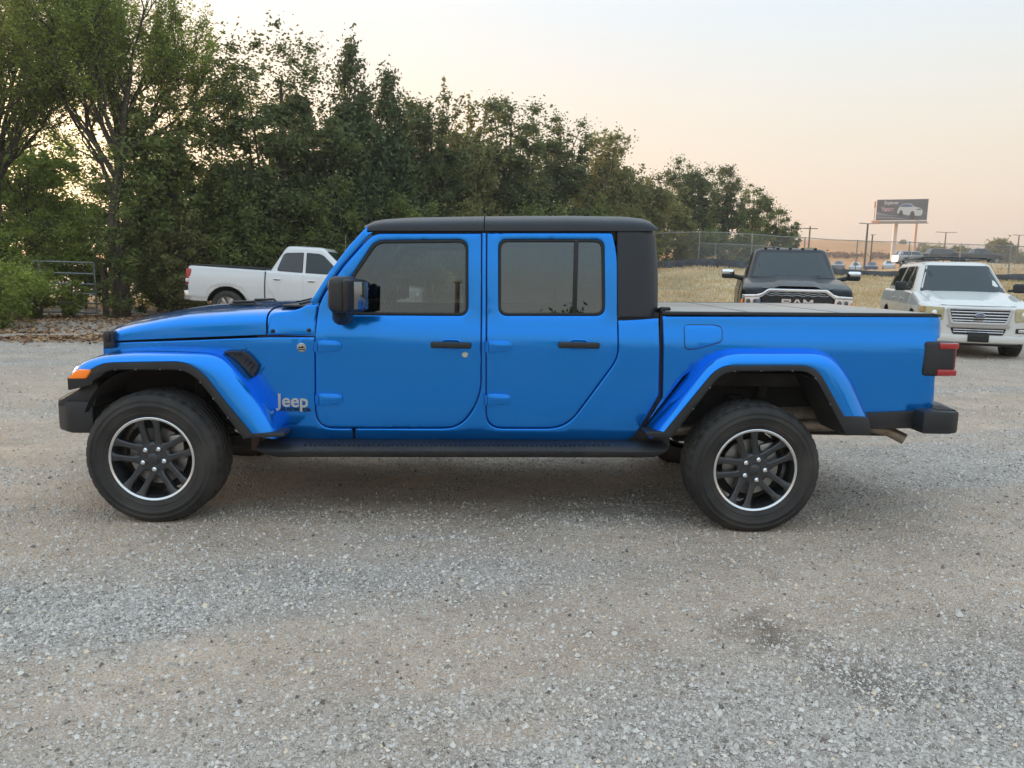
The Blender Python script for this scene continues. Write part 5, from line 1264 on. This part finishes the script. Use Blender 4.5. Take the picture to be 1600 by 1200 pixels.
def black_pickup():
    fx, fy = 5.58, 14.3; hd = 74
    c = Car('pickup_truck', 'black heavy duty pickup with chrome towing mirrors facing the camera behind the covered bed', 'pickup truck', (fx, fy, float(ground_z(fx, fy)[0])-.02), hd, 6.1, 2.04, .50,
        [(0,1.00),(.03,1.16),(.12,1.23),(.5,1.32),(1.2,1.40),(1.5,1.42),(3.95,1.44),(6.0,1.48),(6.1,1.46)],
        dict(x0b=1.42, x1b=3.95, x0t=2.18, x1t=3.70, zb=1.40, zt=1.985, wb=.90, wt=.735), [(1.0,.42),(5.1,.42)], .42, NAVY, lf=.42, lr=.12)
    r = c.root
    # raised middle of the bonnet
    P = []
    for X in np.linspace(.10, 1.50, 12):
        zc = np.interp(X, [0, .12, .5, 1.2, 1.5], [1.20, 1.262, 1.352, 1.432, 1.452]); row = []
        for y in np.linspace(-.62, .62, 31):
            a = abs(y); row.append((X, y, zc+.045*(1-np.clip((a-.30)/.16, 0, 1)**2*(3-2*np.clip((a-.30)/.16, 0, 1)))-.012))
        P.append(row)
    grid_mesh('bonnet_bulge', np.array(P), NAVY, r)
    glassy(c, 'gfront', [(-.80,.05,.05),(.80,.05,.05),(.645,.93,.06),(-.645,.93,.06)], 'windscreen', m=GLASST)
    glassy(c, 'gside', [(2.02,1.44,.06),(2.95,1.45,.02),(2.95,1.90,.02),(2.50,1.90,.12)]); glassy(c, 'gside', [(3.0,1.45,.03),(3.75,1.46,.08),(3.62,1.88,.10),(3.0,1.90,.03)])
    # chrome surround, grille and lamps
    sur = [(-.97,1.07,.02),(-.97,1.115,.03),(-.72,1.125),(-.62,1.155),(-.52,1.235,.04),(.52,1.235,.04),(.62,1.155),(.72,1.125),(.97,1.115,.03),(.97,1.07,.02),(.64,1.08),(.48,1.185),(-.48,1.185),(-.64,1.08)]
    kw = dict(both=False, hint=(-1,0,.2), ds=.03, grid=.06)
    s_ = c.P('grille_surround', sur, 'front', CHROME, roll=.010, thick=.04, proud=.035, **kw)
    g = c.P('grille', [(-.62,.62,.05),(.62,.62,.05),(.62,1.08),(.48,1.185),(-.48,1.185),(-.62,1.08)], 'front', BADGEK, roll=0, thick=.02, proud=.016, **kw)
    for z in (1.155, 1.12):
        w = .49 if z > 1.14 else .55; mb = MB(); mb.tube([tuple(c.front(np.array([y]), np.array([z+.008*cos(y*34)]))[0]-np.array([.024, 0, 0])) for y in np.linspace(-w, w, 60)], .0065, 5); mb.build('grille_bar', STEEL, g)
    # block letters on the grille: R A M
    mb = MB(); xg = float(c.front(np.array([0.0]), np.array([1.0]))[0][0])-.034
    def bl(y0, pts): mb.prism([(y0+a, 1.055+b) for a, b in pts], xg-.006, xg+.012, plane='YZ')
    h = .115
    # facing -x the viewer reads from +y side to -y side reversed: y decreases to the right
    def letter(y0, polys):
        for p in polys: mb.prism([(y0-a, .95+b*.92) for a, b in p], xg-.006, xg+.012, plane='YZ')
    letter(.275, [[(0,0),(.035,0),(.035,h),(0,h)], [(.035,h-.028),(.145,h-.028),(.165,h),(.035,h)], [(.13,.045),(.165,.06),(.165,h-.0),(.135,h-.028)], [(.035,.042),(.135,.042),(.155,.066),(.035,.066)], [(.085,.042),(.13,0),(.17,0),(.125,.042)]])
    letter(.088, [[(0,0),(.038,0),(.098,h),(.062,h)], [(.138,0),(.176,0),(.114,h),(.078,h)], [(.045,.028),(.13,.028),(.118,.052),(.057,.052)]])
    letter(-.105, [[(0,0),(.034,0),(.034,h),(0,h)], [(.14,0),(.174,0),(.174,h),(.14,h)], [(.034,h),(.034,h-.045),(.087,.02),(.087,.062)], [(.14,h),(.14,h-.045),(.087,.02),(.087,.062)]])
    mb.build('grille_letters', CHROME, g, smooth=False)
    for sg in (-1, 1):
        lp = [(sg*.985,.90,.04),(sg*.985,1.065,.02),(sg*.66,1.075,.02),(sg*.645,.90,.03)]
        hl = c.P('headlight', lp, 'front', CHROME, roll=.004, thick=.02, proud=.018, **kw)
        for yy in (.74, .86):
            p = c.front(np.array([sg*yy]), np.array([1.0]))[0]; MB().lathe([(0, -.02), (.03, -.018), (.045, .0), (.05, .03)], 16, axis='X', c=(p[0]-.02, p[1], p[2])).build('lamp_lens', mat('lamp_pod', (.10,.10,.11), .15, .3, 1), hl)
        c.P('marker_lens', [(sg*.955,.91),(sg*.985,.91),(sg*.985,1.02),(sg*.955,1.02)], 'front', AMBER, roll=0, thick=0, proud=.022, parent=hl, **kw)
        # towing mirror: chrome cap over a black case
        m_ = MB(); m_.box((1.98, sg*1.25, 1.49), (.12, .26, .18), .045, seg=3); m_.tube([(2.02, sg*.93, 1.40), (1.99, sg*1.14, 1.45)], .045, 8); mm = m_.build('towing_mirror', BLACKP, r)
        MB().box((1.955, sg*1.255, 1.53), (.115, .26, .105), .045, seg=3).build('mirror_cap', CHROME, mm)
        d = c.P('door', [(1.80,.62,.05),(2.96,.62,.03),(2.96,1.38,.02),(1.80,1.36,.03)], 'side', NAVY, both=False, roll=.008, thick=.01, proud=.008, grid=.08) if sg < 0 else None
        if d:
            y = -float(c.hw(2.75, 1.2))-.02; MB().box((2.75, y-.012, 1.22), (.20, .022, .035), .008).build('door_handle', CHROME, d); mirrored(d)
    for k, y in enumerate((-.50, -.25, 0, .25, .50)):
        MB().box((2.30, y, 2.028), (.10, .06, .028), .010).build('roof_lamp', BADGEK, r)
    MB().tube([(2.45, .32, 2.03), (2.50, .32, 2.10)], [.02, .008], 8).build('roof_aerial', BADGEK, r)
    MB().prism([(-.09,-.88),(.10,-1.0),(.35,-1.02),(.35,1.02),(.10,1.0),(-.09,.88)], .50, .76, plane='XY', bev=.03).build('front_bumper', CHROME, r)
    for y0 in (-.55, .15): MB().tube([(1.50, y0, 1.47), (1.60, y0+.45, 1.52)], .010, 5).build('wiper', BADGEK, r)
    MB().box((1.66, -.62, 1.465), (.004, .13, .035), 0, Matrix.Rotation(radians(40), 3, 'Y')).build('window_sticker', mat('sticker_white', (.75,.75,.73), .6), r)
    return r
bp = black_pickup(); bp.scale = (1.0, 1.0, 1.045)

def white_suv():
    fx, fy = 8.64, 13.65; hd = 72
    c = Car('suv', 'cream white suv with roof rack and chrome barred grille parked at the right', 'suv', (fx, fy, float(ground_z(fx, fy)[0])-.02), hd, 4.9, 1.88, .29,
        [(0,.70),(.02,.82),(.07,.875),(.35,.955),(1.15,1.09),(1.4,1.13),(4.75,1.15),(4.86,1.12),(4.9,1.0)],
        dict(x0b=1.22, x1b=4.84, x0t=1.98, x1t=4.50, zb=1.10, zt=1.66, wb=.84, wt=.635), [(.92,.37),(3.80,.37)], .37, CREAM, lf=.50, lr=.22,
        zh=[(.29,-.10),(.40,-.03),(.62,0),(.85,-.005),(1.0,-.04),(1.2,-.09)])
    r = c.root; kw = dict(both=False, hint=(-1,0,.2), ds=.03, grid=.06); SIL = mat('silver_trim', (.62,.62,.64), .3, .7)
    # bonnet panel with shoulder creases
    P = []
    for X in np.linspace(.09, 1.34, 14):
        zc = np.interp(X, [0, .07, .35, 1.15, 1.4], [.86, .905, .985, 1.122, 1.155]); w = .70+.06*(X-.1); row = []
        for y in np.linspace(-w, w, 33):
            a = abs(y)/w; x_ = X+.10*a*a*(1 if X < .2 else .5); row.append((x_, y, zc+.022*(1-a**6)-.012+.012*np.clip((a-.72)/.06, 0, 1)*(1-np.clip((a-.84)/.1, 0, 1))))
        P.append(row)
    grid_mesh('bonnet', np.array(P), CREAM, r)
    fr_ = c.P('grille_surround', [(-.47,.60,.06),(.47,.60,.06),(.53,.885,.04),(-.53,.885,.04)], 'front', SIL, holes=[[(-.425,.645,.04),(.425,.645,.04),(.475,.85,.02),(-.475,.85,.02)]], roll=.010, thick=.03, proud=.03, **kw)
    g = c.P('grille', [(-.44,.635,.04),(.44,.635,.04),(.49,.86,.02),(-.49,.86,.02)], 'front', BADGEK, roll=0, thick=0, proud=.006, **kw)
    for z, w in ((.815, .46), (.765, .45), (.715, .445), (.670, .43)):
        mb = MB(); pts = [c.front(np.array([y]), np.array([z]))[0]-np.array([.020, 0, 0]) for y in np.linspace(-w, w, 30)]; mb.tube([tuple(p) for p in pts], .0115, 6); mb.build('grille_bar', CHROME, g)
    lo = c.P('lower_grille', [(-.40,.435,.03),(.40,.435,.03),(.45,.545,.03),(-.45,.545,.03)], 'front', BADGEK, roll=0, thick=0, proud=.006, **kw)
    for z in (.515, .475): mb = MB(); mb.tube([tuple(c.front(np.array([y]), np.array([z]))[0]-np.array([.014, 0, 0])) for y in np.linspace(-.40, .40, 24)], .009, 6); mb.build('grille_bar', CHROME, lo)
    ov = MB().lathe([(0, -.012), (.030, -.012), (.036, -.006), (.036, .01)], 28, axis='X'); xo = float(c.front(np.array([0.0]), np.array([.765]))[0][0])-.036
    o = ov.build('badge', SIL, r, loc=(xo, 0, .765)); o.scale = (1, 2.35, 1)
    o2 = MB().lathe([(0, -.014), (.029, -.014), (.030, -.008)], 28, axis='X').build('badge_field', mat('badge_blue', (.02,.06,.20), .3, coat=1), o)
    t = text_mesh('badge_lettering', 'Ford', .050, SIL, r, (xo-.016, 0, .765), (radians(90), 0, radians(-90)), .0015, shear=.35, sx=1.3)
    for sg in (-1, 1):
        h_ = c.P('headlight', [(sg*.57,.655,.05),(sg*.56,.885,.03),(sg*.90,.895,.04),(sg*.925,.70,.06)], 'front', mat('aged_lamp', (.52,.47,.28), .2, .2, 1), roll=.008, thick=.02, proud=.014, **kw)
        p = c.front(np.array([sg*.70]), np.array([.77]))[0]; MB().lathe([(0, -.01), (.04, -.012), (.065, .0), (.07, .03)], 18, axis='X', c=(p[0]-.01, p[1], p[2])).build('lamp_bowl', CHROME, h_)
        c.P('turn_lens', [(sg*.86,.80,.01),(sg*.86,.88,.01),(sg*.905,.885,.01),(sg*.915,.80,.01)], 'front', mat('pale_amber', (.75,.42,.14), .2, coat=1), roll=0, thick=0, proud=.020, parent=h_, **kw)
        f_ = c.P('fog_lamp', [(sg*.60,.475,.02),(sg*.60,.555,.02),(sg*.82,.56,.03),(sg*.80,.475,.02)], 'front', BADGEK, roll=.003, thick=.01, proud=.010, **kw)
        c.P('fog_lens', [(sg*.64,.49,.02),(sg*.64,.54,.02),(sg*.77,.542,.02),(sg*.76,.49,.02)], 'front', CHROME, roll=.004, thick=.01, proud=.018, parent=f_, **kw)
        m_ = MB(); m_.box((1.62, sg*1.045, 1.22), (.12, .21, .17), .04, seg=3); m_.box((1.65, sg*.93, 1.17), (.06, .14, .05), .015); m_.build('door_mirror', BLACKP, r)
        for yy in (.60,):
            MB().box((3.2, sg*yy, 1.757), (2.3, .035, .03), .012).build('roof_rail', BADGEK, r)
        for X in (2.15, 4.25): MB().box((X, sg*.60, 1.735), (.10, .05, .05), .015).build('rail_foot', BADGEK, r)
    for X in (2.30, 3.9): MB().box((X, 0, 1.775), (.07, 1.20, .030), .012).build('rack_crossbar', BADGEK, r)
    bmp = MB().prism([(-.055,-.50),(-.01,-.72),(.10,-.88),(.40,-.955),(.60,-.955),(.60,.955),(.40,.955),(.10,.88),(-.01,.72),(-.055,.50)], .30, .43, plane='XY', bev=.035).build('front_bumper', CREAM, r)
    MB().box((-.062, 0, .385), (.02, .34, .14), .008).build('plate_holder', BADGEK, r)
    c.P('bumper_strip', [(-.50,.555,.02),(.50,.555,.02),(.50,.60,.02),(-.50,.60,.02)], 'front', mat('bumper_taupe', (.45,.42,.38), .5), roll=.006, thick=.01, proud=.022, **kw)
    MB().box((.35, 0, .27), (.5, 1.5, .06), .02).build('under_tray', BADGEK, r)
    glassy(c, 'gfront', [(-.745,.05,.05),(.745,.05,.05),(.565,.93,.06),(-.565,.93,.06)], 'windscreen', m=GLASST)
    glassy(c, 'gside', [(1.72,1.17,.05),(2.38,1.18,.02),(2.38,1.60,.02),(2.16,1.60,.10)], m=GLASST); glassy(c, 'gside', [(2.45,1.18,.02),(3.18,1.19,.03),(3.12,1.60,.03),(2.45,1.60,.02)]); glassy(c, 'gside', [(3.35,1.20,.03),(4.62,1.22,.06),(4.42,1.58,.08),(3.30,1.60,.03)])
    for o_ in ([(1.42,.42,.08),(2.40,.40,.03),(2.40,1.135,.02),(1.42,1.09,.03)], [(2.415,.40,.03),(3.10,.40,.06),(3.30,.75,.06),(3.32,1.14,.02),(2.415,1.135,.02)]):
        d = c.P('door', o_, 'side', CREAM, both=False, roll=.007, thick=.01, proud=.007, grid=.08)
        xh = o_[2][0]-.18; y = -float(c.hw(xh, .98))-.02; MB().box((xh, y-.010, .98), (.19, .022, .04), .010).build('door_handle', CREAM, d); mirrored(d)
    MB().box((1.93, .02, 1.555), (.02, .12, .045), .004, Matrix.Rotation(radians(50), 3, 'Y')).build('window_sticker', mat('sticker_teal', (.30,.62,.58), .5), r)
    return r
ws = white_suv(); ws.scale = (1.0, 1.0, 1.06)

# --------------------------------------------------------------- vehicles in the lots beyond the fence
def small_car(x, y, head, skin, label, kind='car', group='cars parked beyond the fence', cat='car'):
    z = float(ground_z(x, y)[0])
    sp = {'car': (4.7, 1.82, .26, [(0,.62),(.08,.74),(1.2,.92),(1.5,.95),(4.0,.98),(4.6,.96),(4.7,.85)], dict(x0b=1.15, x1b=4.25, x0t=2.0, x1t=3.5, zb=.92, zt=1.40, wb=.80, wt=.60), [(.9,.33),(3.65,.33)], .33),
          'suv': (4.9, 1.92, .32, [(0,.80),(.07,.98),(1.2,1.12),(1.5,1.14),(4.8,1.16),(4.9,1.05)], dict(x0b=1.2, x1b=4.8, x0t=1.95, x1t=4.4, zb=1.10, zt=1.66, wb=.86, wt=.66), [(.95,.38),(3.85,.38)], .38),
          'pickup': (5.8, 2.0, .45, [(0,.95),(.07,1.14),(1.2,1.24),(1.5,1.26),(5.7,1.32),(5.8,1.30)], dict(x0b=1.4, x1b=3.85, x0t=2.15, x1t=3.55, zb=1.22, zt=1.84, wb=.88, wt=.70), [(1.0,.41),(4.6,.41)], .41)}[kind]
    c = Car('parked_car' if kind == 'car' else 'suv' if kind == 'suv' else 'pickup_truck', label, cat, (x, y, z), head, *sp[:4], sp[4], sp[5], sp[6], skin, group, ns=40)
    g = sp[4]; a, b = g['zb']+.05, g['zt']-.06; f = lambda t: g['x0b']+(g['x0t']-g['x0b'])*t+.15; q = lambda t: g['x1b']+(g['x1t']-g['x1b'])*t-.15; m_ = (f(.5)+q(.5))/2
    for o in ([(f(.1)+.1,a,.03),(m_-.04,a,.02),(m_-.04,b,.02),(f(.9)+.06,b,.05)], [(m_+.04,a,.02),(q(.1),a,.04),(q(.9),b,.05),(m_+.04,b,.02)]):
        w = c.P('window', o, 'gside', GLASSD, both=True, roll=0, thick=0, proud=.006, grid=.4, ds=.2)
    for wh, nm in (('gfront', 'windscreen'), ('gback', 'rear_window')):
        wb, wt = g['wb']*.9, g['wt']*.9; c.P(nm, [(-wb,.06,.04),(wb,.06,.04),(wt,.92,.04),(-wt,.92,.04)], wh, GLASST, both=False, hint=(-1,0,.4) if wh == 'gfront' else (1,0,.4), roll=0, thick=0, proud=.006, grid=.4, ds=.2)
    return c
PB = paint('far_blue_paint', (.03,.06,.14), .3, .3, .05); PG = paint('far_grey_paint', (.20,.21,.22), .4, .3, .05); PK = paint('far_black_paint', (.015,.017,.02), .3, .3, .05); PS = paint('far_silver_paint', (.5,.5,.52), .5, .3, .05)
def aX(px, D): return D*(math.tan(math.atan((px-775)/1215)))*1.0
row = [(53.2,121,PG,'grey car at the left end of the far parked row'), (56.2,121.5,WHITE,'white car second from the left in the far parked row'), (59.0,122,PB,'dark blue car in the middle of the far parked row'),
       (62.0,122.5,WHITE,'white car right of the dark blue one in the far row'), (65.0,123,PK,'black car right of the billboard post in the far row'), (50.4,120.5,PS,'silver car seen past the black pickup mirror in the far row')]
for x, y, p, l in row: small_car(x, y, 62, p, l)
small_car(59.6, 98.5, 176, PK, 'dark suv seen above the roof of the white suv', 'suv', 'vehicles on the raised lot', 'suv')
small_car(56.8, 101.5, 180+4, PS, 'silver suv behind the dark one on the raised lot', 'suv', 'vehicles on the raised lot', 'suv')
small_car(63.4, 97.0, 180-6, PK, 'black pickup parked broadside on the raised lot', 'pickup', 'vehicles on the raised lot', 'pickup truck')
small_car(69.6, 92.0, 18, WHITE, 'white car facing the bank at the right edge of the photo', 'car', 'vehicles on the raised lot')

# =================================================================== FENCES, GATE, POLES, BILLBOARD
GALV = mat('galvanised_steel', (.33,.34,.34), .5, .6, noise=.2)
def chain_fence(pts, H, label, spacing, post_r=.035, pitch=.115, wire=.0042, mid=False, barbs=False):
    base = [Vector((x, y, float(ground_z(x, y)[0]))) for x, y in pts]; o = base[0].copy(); root = empty('chain_link_fence', o); tag(root, label, 'fence')
    seg = []; L = 0
    for a, b in zip(base[:-1], base[1:]): seg.append((L, a, b)); L += (b.xy-a.xy).length
    def at(d):
        for l, a, b in reversed(seg):
            if d >= l-1e-6:
                t = min((d-l)/(b.xy-a.xy).length, 1); p = a.lerp(b, t); p.z = float(ground_z(p.x, p.y)[0]); return p-o
    n = max(1, round(L/spacing)); first = None
    for k in range(n+1):
        p = at(L*k/n)
        if first is None:
            mb = MB(); mb.tube([(0, 0, -.1), (0, 0, H)], post_r, 8); mb.lathe([(0, H+.035), (post_r*1.1, H+.02), (post_r*1.15, H)], 8, axis='Z'); first = mb.build('post', GALV, root); q = first
        else: q = first.copy(); COL.objects.link(q); q.parent = root
        q.location = p
    xs = [L*k/(n*2) for k in range(n*2+1)]
    MB().tube([tuple(at(d)+Vector((0, 0, H-.02))) for d in xs], .022, 6).build('top_rail', GALV, root)
    if mid: MB().tube([tuple(at(d)+Vector((0, 0, H*.5))) for d in xs], .018, 6).build('middle_rail', GALV, root)
    mb = MB(); m = int(L/pitch)
    for k in range(-int(H/pitch), m):
        for sg in (0, 1):
            d0, d1 = k*pitch, k*pitch+H*.95; z0, z1 = .05, H-.03
            if sg: z0, z1 = z1, z0
            if d1 <= 0 or d0 >= L: continue
            if d0 < 0: z0 += (z1-z0)*(-d0)/(d1-d0); d0 = 0
            if d1 > L: z1 -= (z1-z0)*(d1-L)/(d1-d0); d1 = L
            a, b = at(d0), at(d1); a = a+Vector((0, .02*sg, z0)); b = b+Vector((0, .02*sg, z1)); mb.tube([tuple(a), tuple(b)], wire, 3, cap=False)
    w = mb.build('wire_mesh', GALV, root); w['kind'] = 'stuff'
    return root
chain_fence([(8.6,45.3),(14,45.1),(20,44.9),(26,44.9),(33,45.2)], 2.02, 'tall galvanised chain link fence along the top of the grass bank', 3.15)
chain_fence([(8.2,52.5),(14,52.3),(21,52.2)], 1.55, 'lower chain link fence in front of the trees, behind the tall one', 3.0, mid=False)
SILT = mat('silt_fabric', (.060,.070,.088), .55, noise=.3, nscale=3)
def silt(x0, x1, y, h, label):
    P = []
    xs = np.arange(x0, x1, .16)
    for x in xs:
        z = float(ground_z(x, y)[0]); w = .06*sin(x*3.1)+.04*sin(x*7.7); hh = h*(1+.10*sin(x*1.1))
        P.append([(x, y+w, z-.05), (x, y+w*.6-.04, z+hh*.5), (x, y+w*.2, z+hh)])
    P = np.array(P); Q = P[:, ::-1]+np.array([0, .02, 0]); P = np.concatenate([P, Q], 1); o = grid_mesh('silt_fence', P, SILT, None, closed_v=True); tag(o, label, 'silt fence')
silt(8.0, 17.6, 44.0, .42, 'dark silt fabric strip along the bank, left of the black pickup'); silt(17.7, 40, 43.9, .36, 'dark silt fabric strip running on behind both parked vehicles at the right')

# farm gate
def gate():
    x0, x1, y = -12.80, -10.95, 21.1; g0 = float(ground_z(-12.5, y)[0]); root = empty('farm_gate', (x0, y, g0)); tag(root, 'grey tubular steel farm gate half hidden by bushes at the left', 'gate')
    gm = mat('gate_steel', (.20,.22,.23), .5, .5, noise=.2); W_ = x1-x0
    for z in (.14, .40, .66, .92, 1.20, 1.50): MB().tube([(0, 0, z), (W_, .25, z-.02)], .023, 8).build('bar', gm, root)
    for t in (0, .24, .985): MB().tube([(W_*t, .25*t-.03, .10), (W_*t, .25*t-.03, 1.52)], .028, 8).build('upright', gm, root)
    p = MB().tube([(0, 0, -.1), (0, 0, 1.45)], .085, 10).build('gate_post', BARK, None); p.location = (x1+.18, y+.30, g0); p.name = 'wooden_post'; tag(p, 'weathered wooden post at the right end of the farm gate', 'post')
gate()

def pole(x, y, top, label, arms, r=.12, cat='light pole'):
    z = float(ground_z(x, y)[0]); root = empty('street_lamp' if arms else 'utility_pole', (x, y, z)); tag(root, label, cat)
    h = top-z; m_ = mat('pole_brown', (.085,.065,.055), .7); MB().tube([(0, 0, -.2), (0, 0, h)], [r, r*.75], 8).build('pole', m_, root)
    for k, (dx, w) in enumerate(arms or ()):
        MB().tube([(0, 0, h-.05), (dx, 0, h)], .05, 6).build('arm', m_, root); MB().box((dx, 0, h+.02), (w, .5, .14), .04).build('lamp_head', mat('lamp_housing', (.45,.43,.42), .5), root)
    if not arms: MB().box((0, 0, h-.35), (2.4, .12, .12), .01).build('crossarm', m_, root)
    return root
pole(52.2, 110, 9.5, 'tall brown light pole left of the billboard', [(-.9,.8),(.9,.8)], .17)
pole(62.65, 130, 9.1, 'shorter light pole just right of the tall brown one', [(.0,.8)], .15)
pole(86.6, 150, 11.1, 'pale light pole with two arms right of the billboard', [(-1.5,1.1),(1.5,1.1)], .13)
pole(101.0, 150, 10.9, 'light pole at the far right edge of the field', [(-.9,.8),(.9,.8)], .14)
pole(48.0, 120, 9.6, 'wooden utility pole at the end of the tree row', None, .15, 'utility pole')

def billboard():
    A = Vector((87.1, 180)); B = Vector((99.3, 174.0)); u = (B-A).normalized(); W_ = (B-A).length; ang = math.atan2(u.y, u.x)
    g = float(ground_z(92.5, 178)[0]); root = empty('billboard', (A.x, A.y, 0), (0, 0, ang)); root.scale.x = .775; tag(root, 'large roadside billboard on a white post advertising a silver suv', 'billboard')
    zt, zb = 20.05, 15.35; sl = -.035   # boards read level; height measured at the left end
    BK = mat('billboard_print', (.08,.098,.125), .6, noise=.25, nscale=.35); FR = mat('billboard_frame', (.55,.50,.45), .6)
    bd = MB(); bd.box((W_/2, .35, (zt+zb)/2), (W_, .5, zt-zb), .02); bd.build('board', FR, root)
    fc = MB(); fc.box((W_/2, .07, (zt+zb)/2), (W_-.15, .04, zt-zb-.15)); f = fc.build('poster', BK, root)
    MB().box((W_/2, .2, zb-.45), (W_+.2, .6, .62), .02).build('skirt', mat('billboard_skirt', (.42,.36,.32), .7), root)
    MB().box((W_/2, -.5, zb-.75), (W_+.9, 1.1, .08), .01).build('catwalk', mat('catwalk_steel', (.20,.17,.16), .7), root)
    LG = mat('print_pale', (.55,.62,.66), .6); MG = mat('print_grey', (.26,.28,.31), .6); DK = mat('print_dark', (.03,.035,.05), .6); WH = mat('print_white', (.70,.70,.74), .6); RD = mat('print_red', (.42,.05,.09), .6)
    def flat(name, pts, m_, d): MB().prism([(a, b) for a, b in pts], -.0-d, -.0-d+.01).build(name, m_, f)
    def road(z0, dz, d): flat('print_road', [(.2, zb+z0), (4, zb+z0-.1), (8.5, zb+z0-.55), (8.5, zb+z0-.62), (4, zb+z0-.1-dz), (.2, zb+z0-dz)], MG, d)
    road(.85, .35, .0); flat('print_ground', [(.1, zb+1.9), (3.6, zb+1.2), (7, zb+.9), (3, zb+1.05), (.1, zb+1.15)], MG, .0)
    # printed suv
    sx, sz, k = 5.6, zb+.75, 1.0
    body = [(0,.9),(.1,1.6),(.3,2.1),(.75,2.55),(1.3,3.1),(2.6,3.25),(3.9,3.1),(4.9,2.45),(6.6,2.1),(7.2,1.6),(7.25,.7),(6.9,.25),(5.6,.2),(4.9,.3),(3.0,.35),(1.4,.75)]
    flat('print_car', [(sx+a*.92, sz+b*.92) for a, b in body], LG, .02)
    flat('print_glass', [(sx+a*.92, sz+b*.92) for a, b in [(.75,2.45),(1.35,2.98),(2.6,3.08),(3.75,2.95),(4.6,2.45),(2.6,2.35)]], mat('print_blue', (.07,.12,.25), .6), .035)
    for a, b, rx, rz in ((1.05, .75, .50, .75), (4.05, .35, .62, .92)): flat('print_wheel', [(sx+a+rx*cos(t), sz+b+rz*sin(t)) for t in np.linspace(0, 2*pi, 20, endpoint=False)], DK, .04)
    flat('print_lamp', [(sx+5.1, sz+1.7), (sx+6.2, sz+1.8), (sx+6.3, sz+1.55), (sx+5.2, sz+1.45)], DK, .04)
    def txt(s_, size, m_, x, z, bold): text_mesh('print_lettering', s_, size, m_, f, (x, -.03, z), (radians(90), 0, 0), .01, bold=bold)
    txt('Explorer', 1.05, WH, 3.9, zt-.80, .02); txt('Vance', 1.35, WH, 3.0, zb+2.45, .05); txt('Vance', 1.35, RD, 3.03, zb+2.42, -.012)
    for ch in list(f.children):
        if ch.name.startswith('print_lettering') and ch.data.materials[0] == RD: ch.location.y = -.06
    OR = mat('billboard_sunlit_edge', (.80,.30,.16), .6)  # orange of the low sun on the left edge, put into the colour
    MB().box((-.42, .4, zt-1.1), (.5, .5, 1.5), .05).build('side_box', OR, root); MB().box((.1, .0, zb-.45), (2.3, .5, .72), .05).build('side_box', OR, root); MB().tube([(-.4, .4, zb-.6), (-.4, .4, zt-.4)], .09, 6).build('brace', mat('brace_red', (.35,.10,.10), .6), root)
    P_ = mat('post_white', (.62,.60,.58), .6)
    MB().tube([(5.4, 1.0, g-1), (5.6, 1.0, zb-.4)], .62, 16).build('post', P_, root)
    MB().tube([(11.3, 6.5, g-1), (11.3, 6.5, zb-.4)], .40, 14).build('rear_post', mat('post_tan', (.55,.42,.34), .6), root)
    MB().box((11.3, 4.5, (zt+zb)/2), (.5, 8.0, zt-zb), .02).build('second_face', FR, root)
billboard()

# far trees and growth by the field
def far_wood():
    r = np.random.default_rng(77); C = []; R_ = []
    def bank(a0, a1, D, h0, h1, n, seed):
        for k in range(n):
            a = a0+(a1-a0)*k/n+r.normal(0, .003); D_ = D+r.normal(0, D*.03); x = a*D_; h = h0+(h1-h0)*fbm(np.array([a*55]), np.array([seed*1.0]), seed)[0]; z = float(ground_z(x, D_)[0])
            for j in range(5): C.append((x+r.normal(0, h*.3), D_+r.normal(0, h*.3), z+h*(.15+.17*j))); R_.append(h*.32)
    bank(.545, .95, 215, 1.2, 4.6, 110, 3); bank(.61, .90, 185, 1.5, 4.2, 60, 5)
    me, n = leaf_mesh('far_wood', np.array(C), np.array(R_), 55, .42, LEAF['olive'], r, .9)
    tag(link('far_wood', me), 'distant belt of grey green trees beyond the lots at the right', kind='stuff')
far_wood()
tree(112.0, 172, 5.4, 3.0, 'olive', 'large rounded tree with pale trunk rising above the distant tree belt', .42, 80, 110, .12, .4, 'trees far across the field', 90)
tree(104.5, 176, 3.6, 2.4, 'olive', 'smaller rounded tree left of the large distant one', .42, 50, 90, .05, .3, 'trees far across the field', 91)
tree(84.0, 210, 2.6, 1.6, 'mid', 'lone small tree on the tan field left of the distant belt', .42, 40, 90, .05, .25, 'trees far across the field', 92)
for i, (a, D_) in enumerate(((.522,430),(.548,400))):
    x = a*D_; tree(x, D_, 2.4, 2.2, 'olive', ('low scrub tree on the field skyline right of the billboard post', 'second low scrub tree on the skyline, left of the distant tree belt')[i], .6, 30, 60, .0, .2, 'scrub trees on the field skyline', 93+i)
# round hay bales / scrub dotting the field
def field_scrub():
    r = np.random.default_rng(12); n = 170; a = .395+.22*r.random(n); D_ = 205+22*r.random(n); x = a*D_; z = ground_z(x, D_)
    C = np.stack([x, D_, z+.6], 1); me, _ = leaf_mesh('field_scrub', C, np.full(n, 1.0), 26, .42, LEAFB, r, .8, np.clip(r.normal(.25, .1, n), 0, 1))
    tag(link('field_scrub', me), 'brown scrub dotted along the foot of the tan field', kind='stuff')
field_scrub()
# what stands behind the camera and shows mirrored low in the windows
for i, (x, y, h) in enumerate(((-34,-42,5.6), (-22,-45,4.2), (-12,-47,5.0), (5,-46,4.4), (17,-47,3.8), (32,-44,5.4), (-48,-40,7.0), (48,-42,7.0))):
    tree(x, y, h+1.9, h*.8, 'dark', ('round','low','wide','domed','small','bushy','tall','thick')[i]+' dark tree behind the photographer, mirrored in the windows', .28, 40, 70, .02, .2, 'trees behind the photographer', 120+i)
u = pole(-2.1, -31, 5.7, 'dark utility pole behind the photographer, mirrored in the front door window', [(0, .5)], .16, 'utility pole')
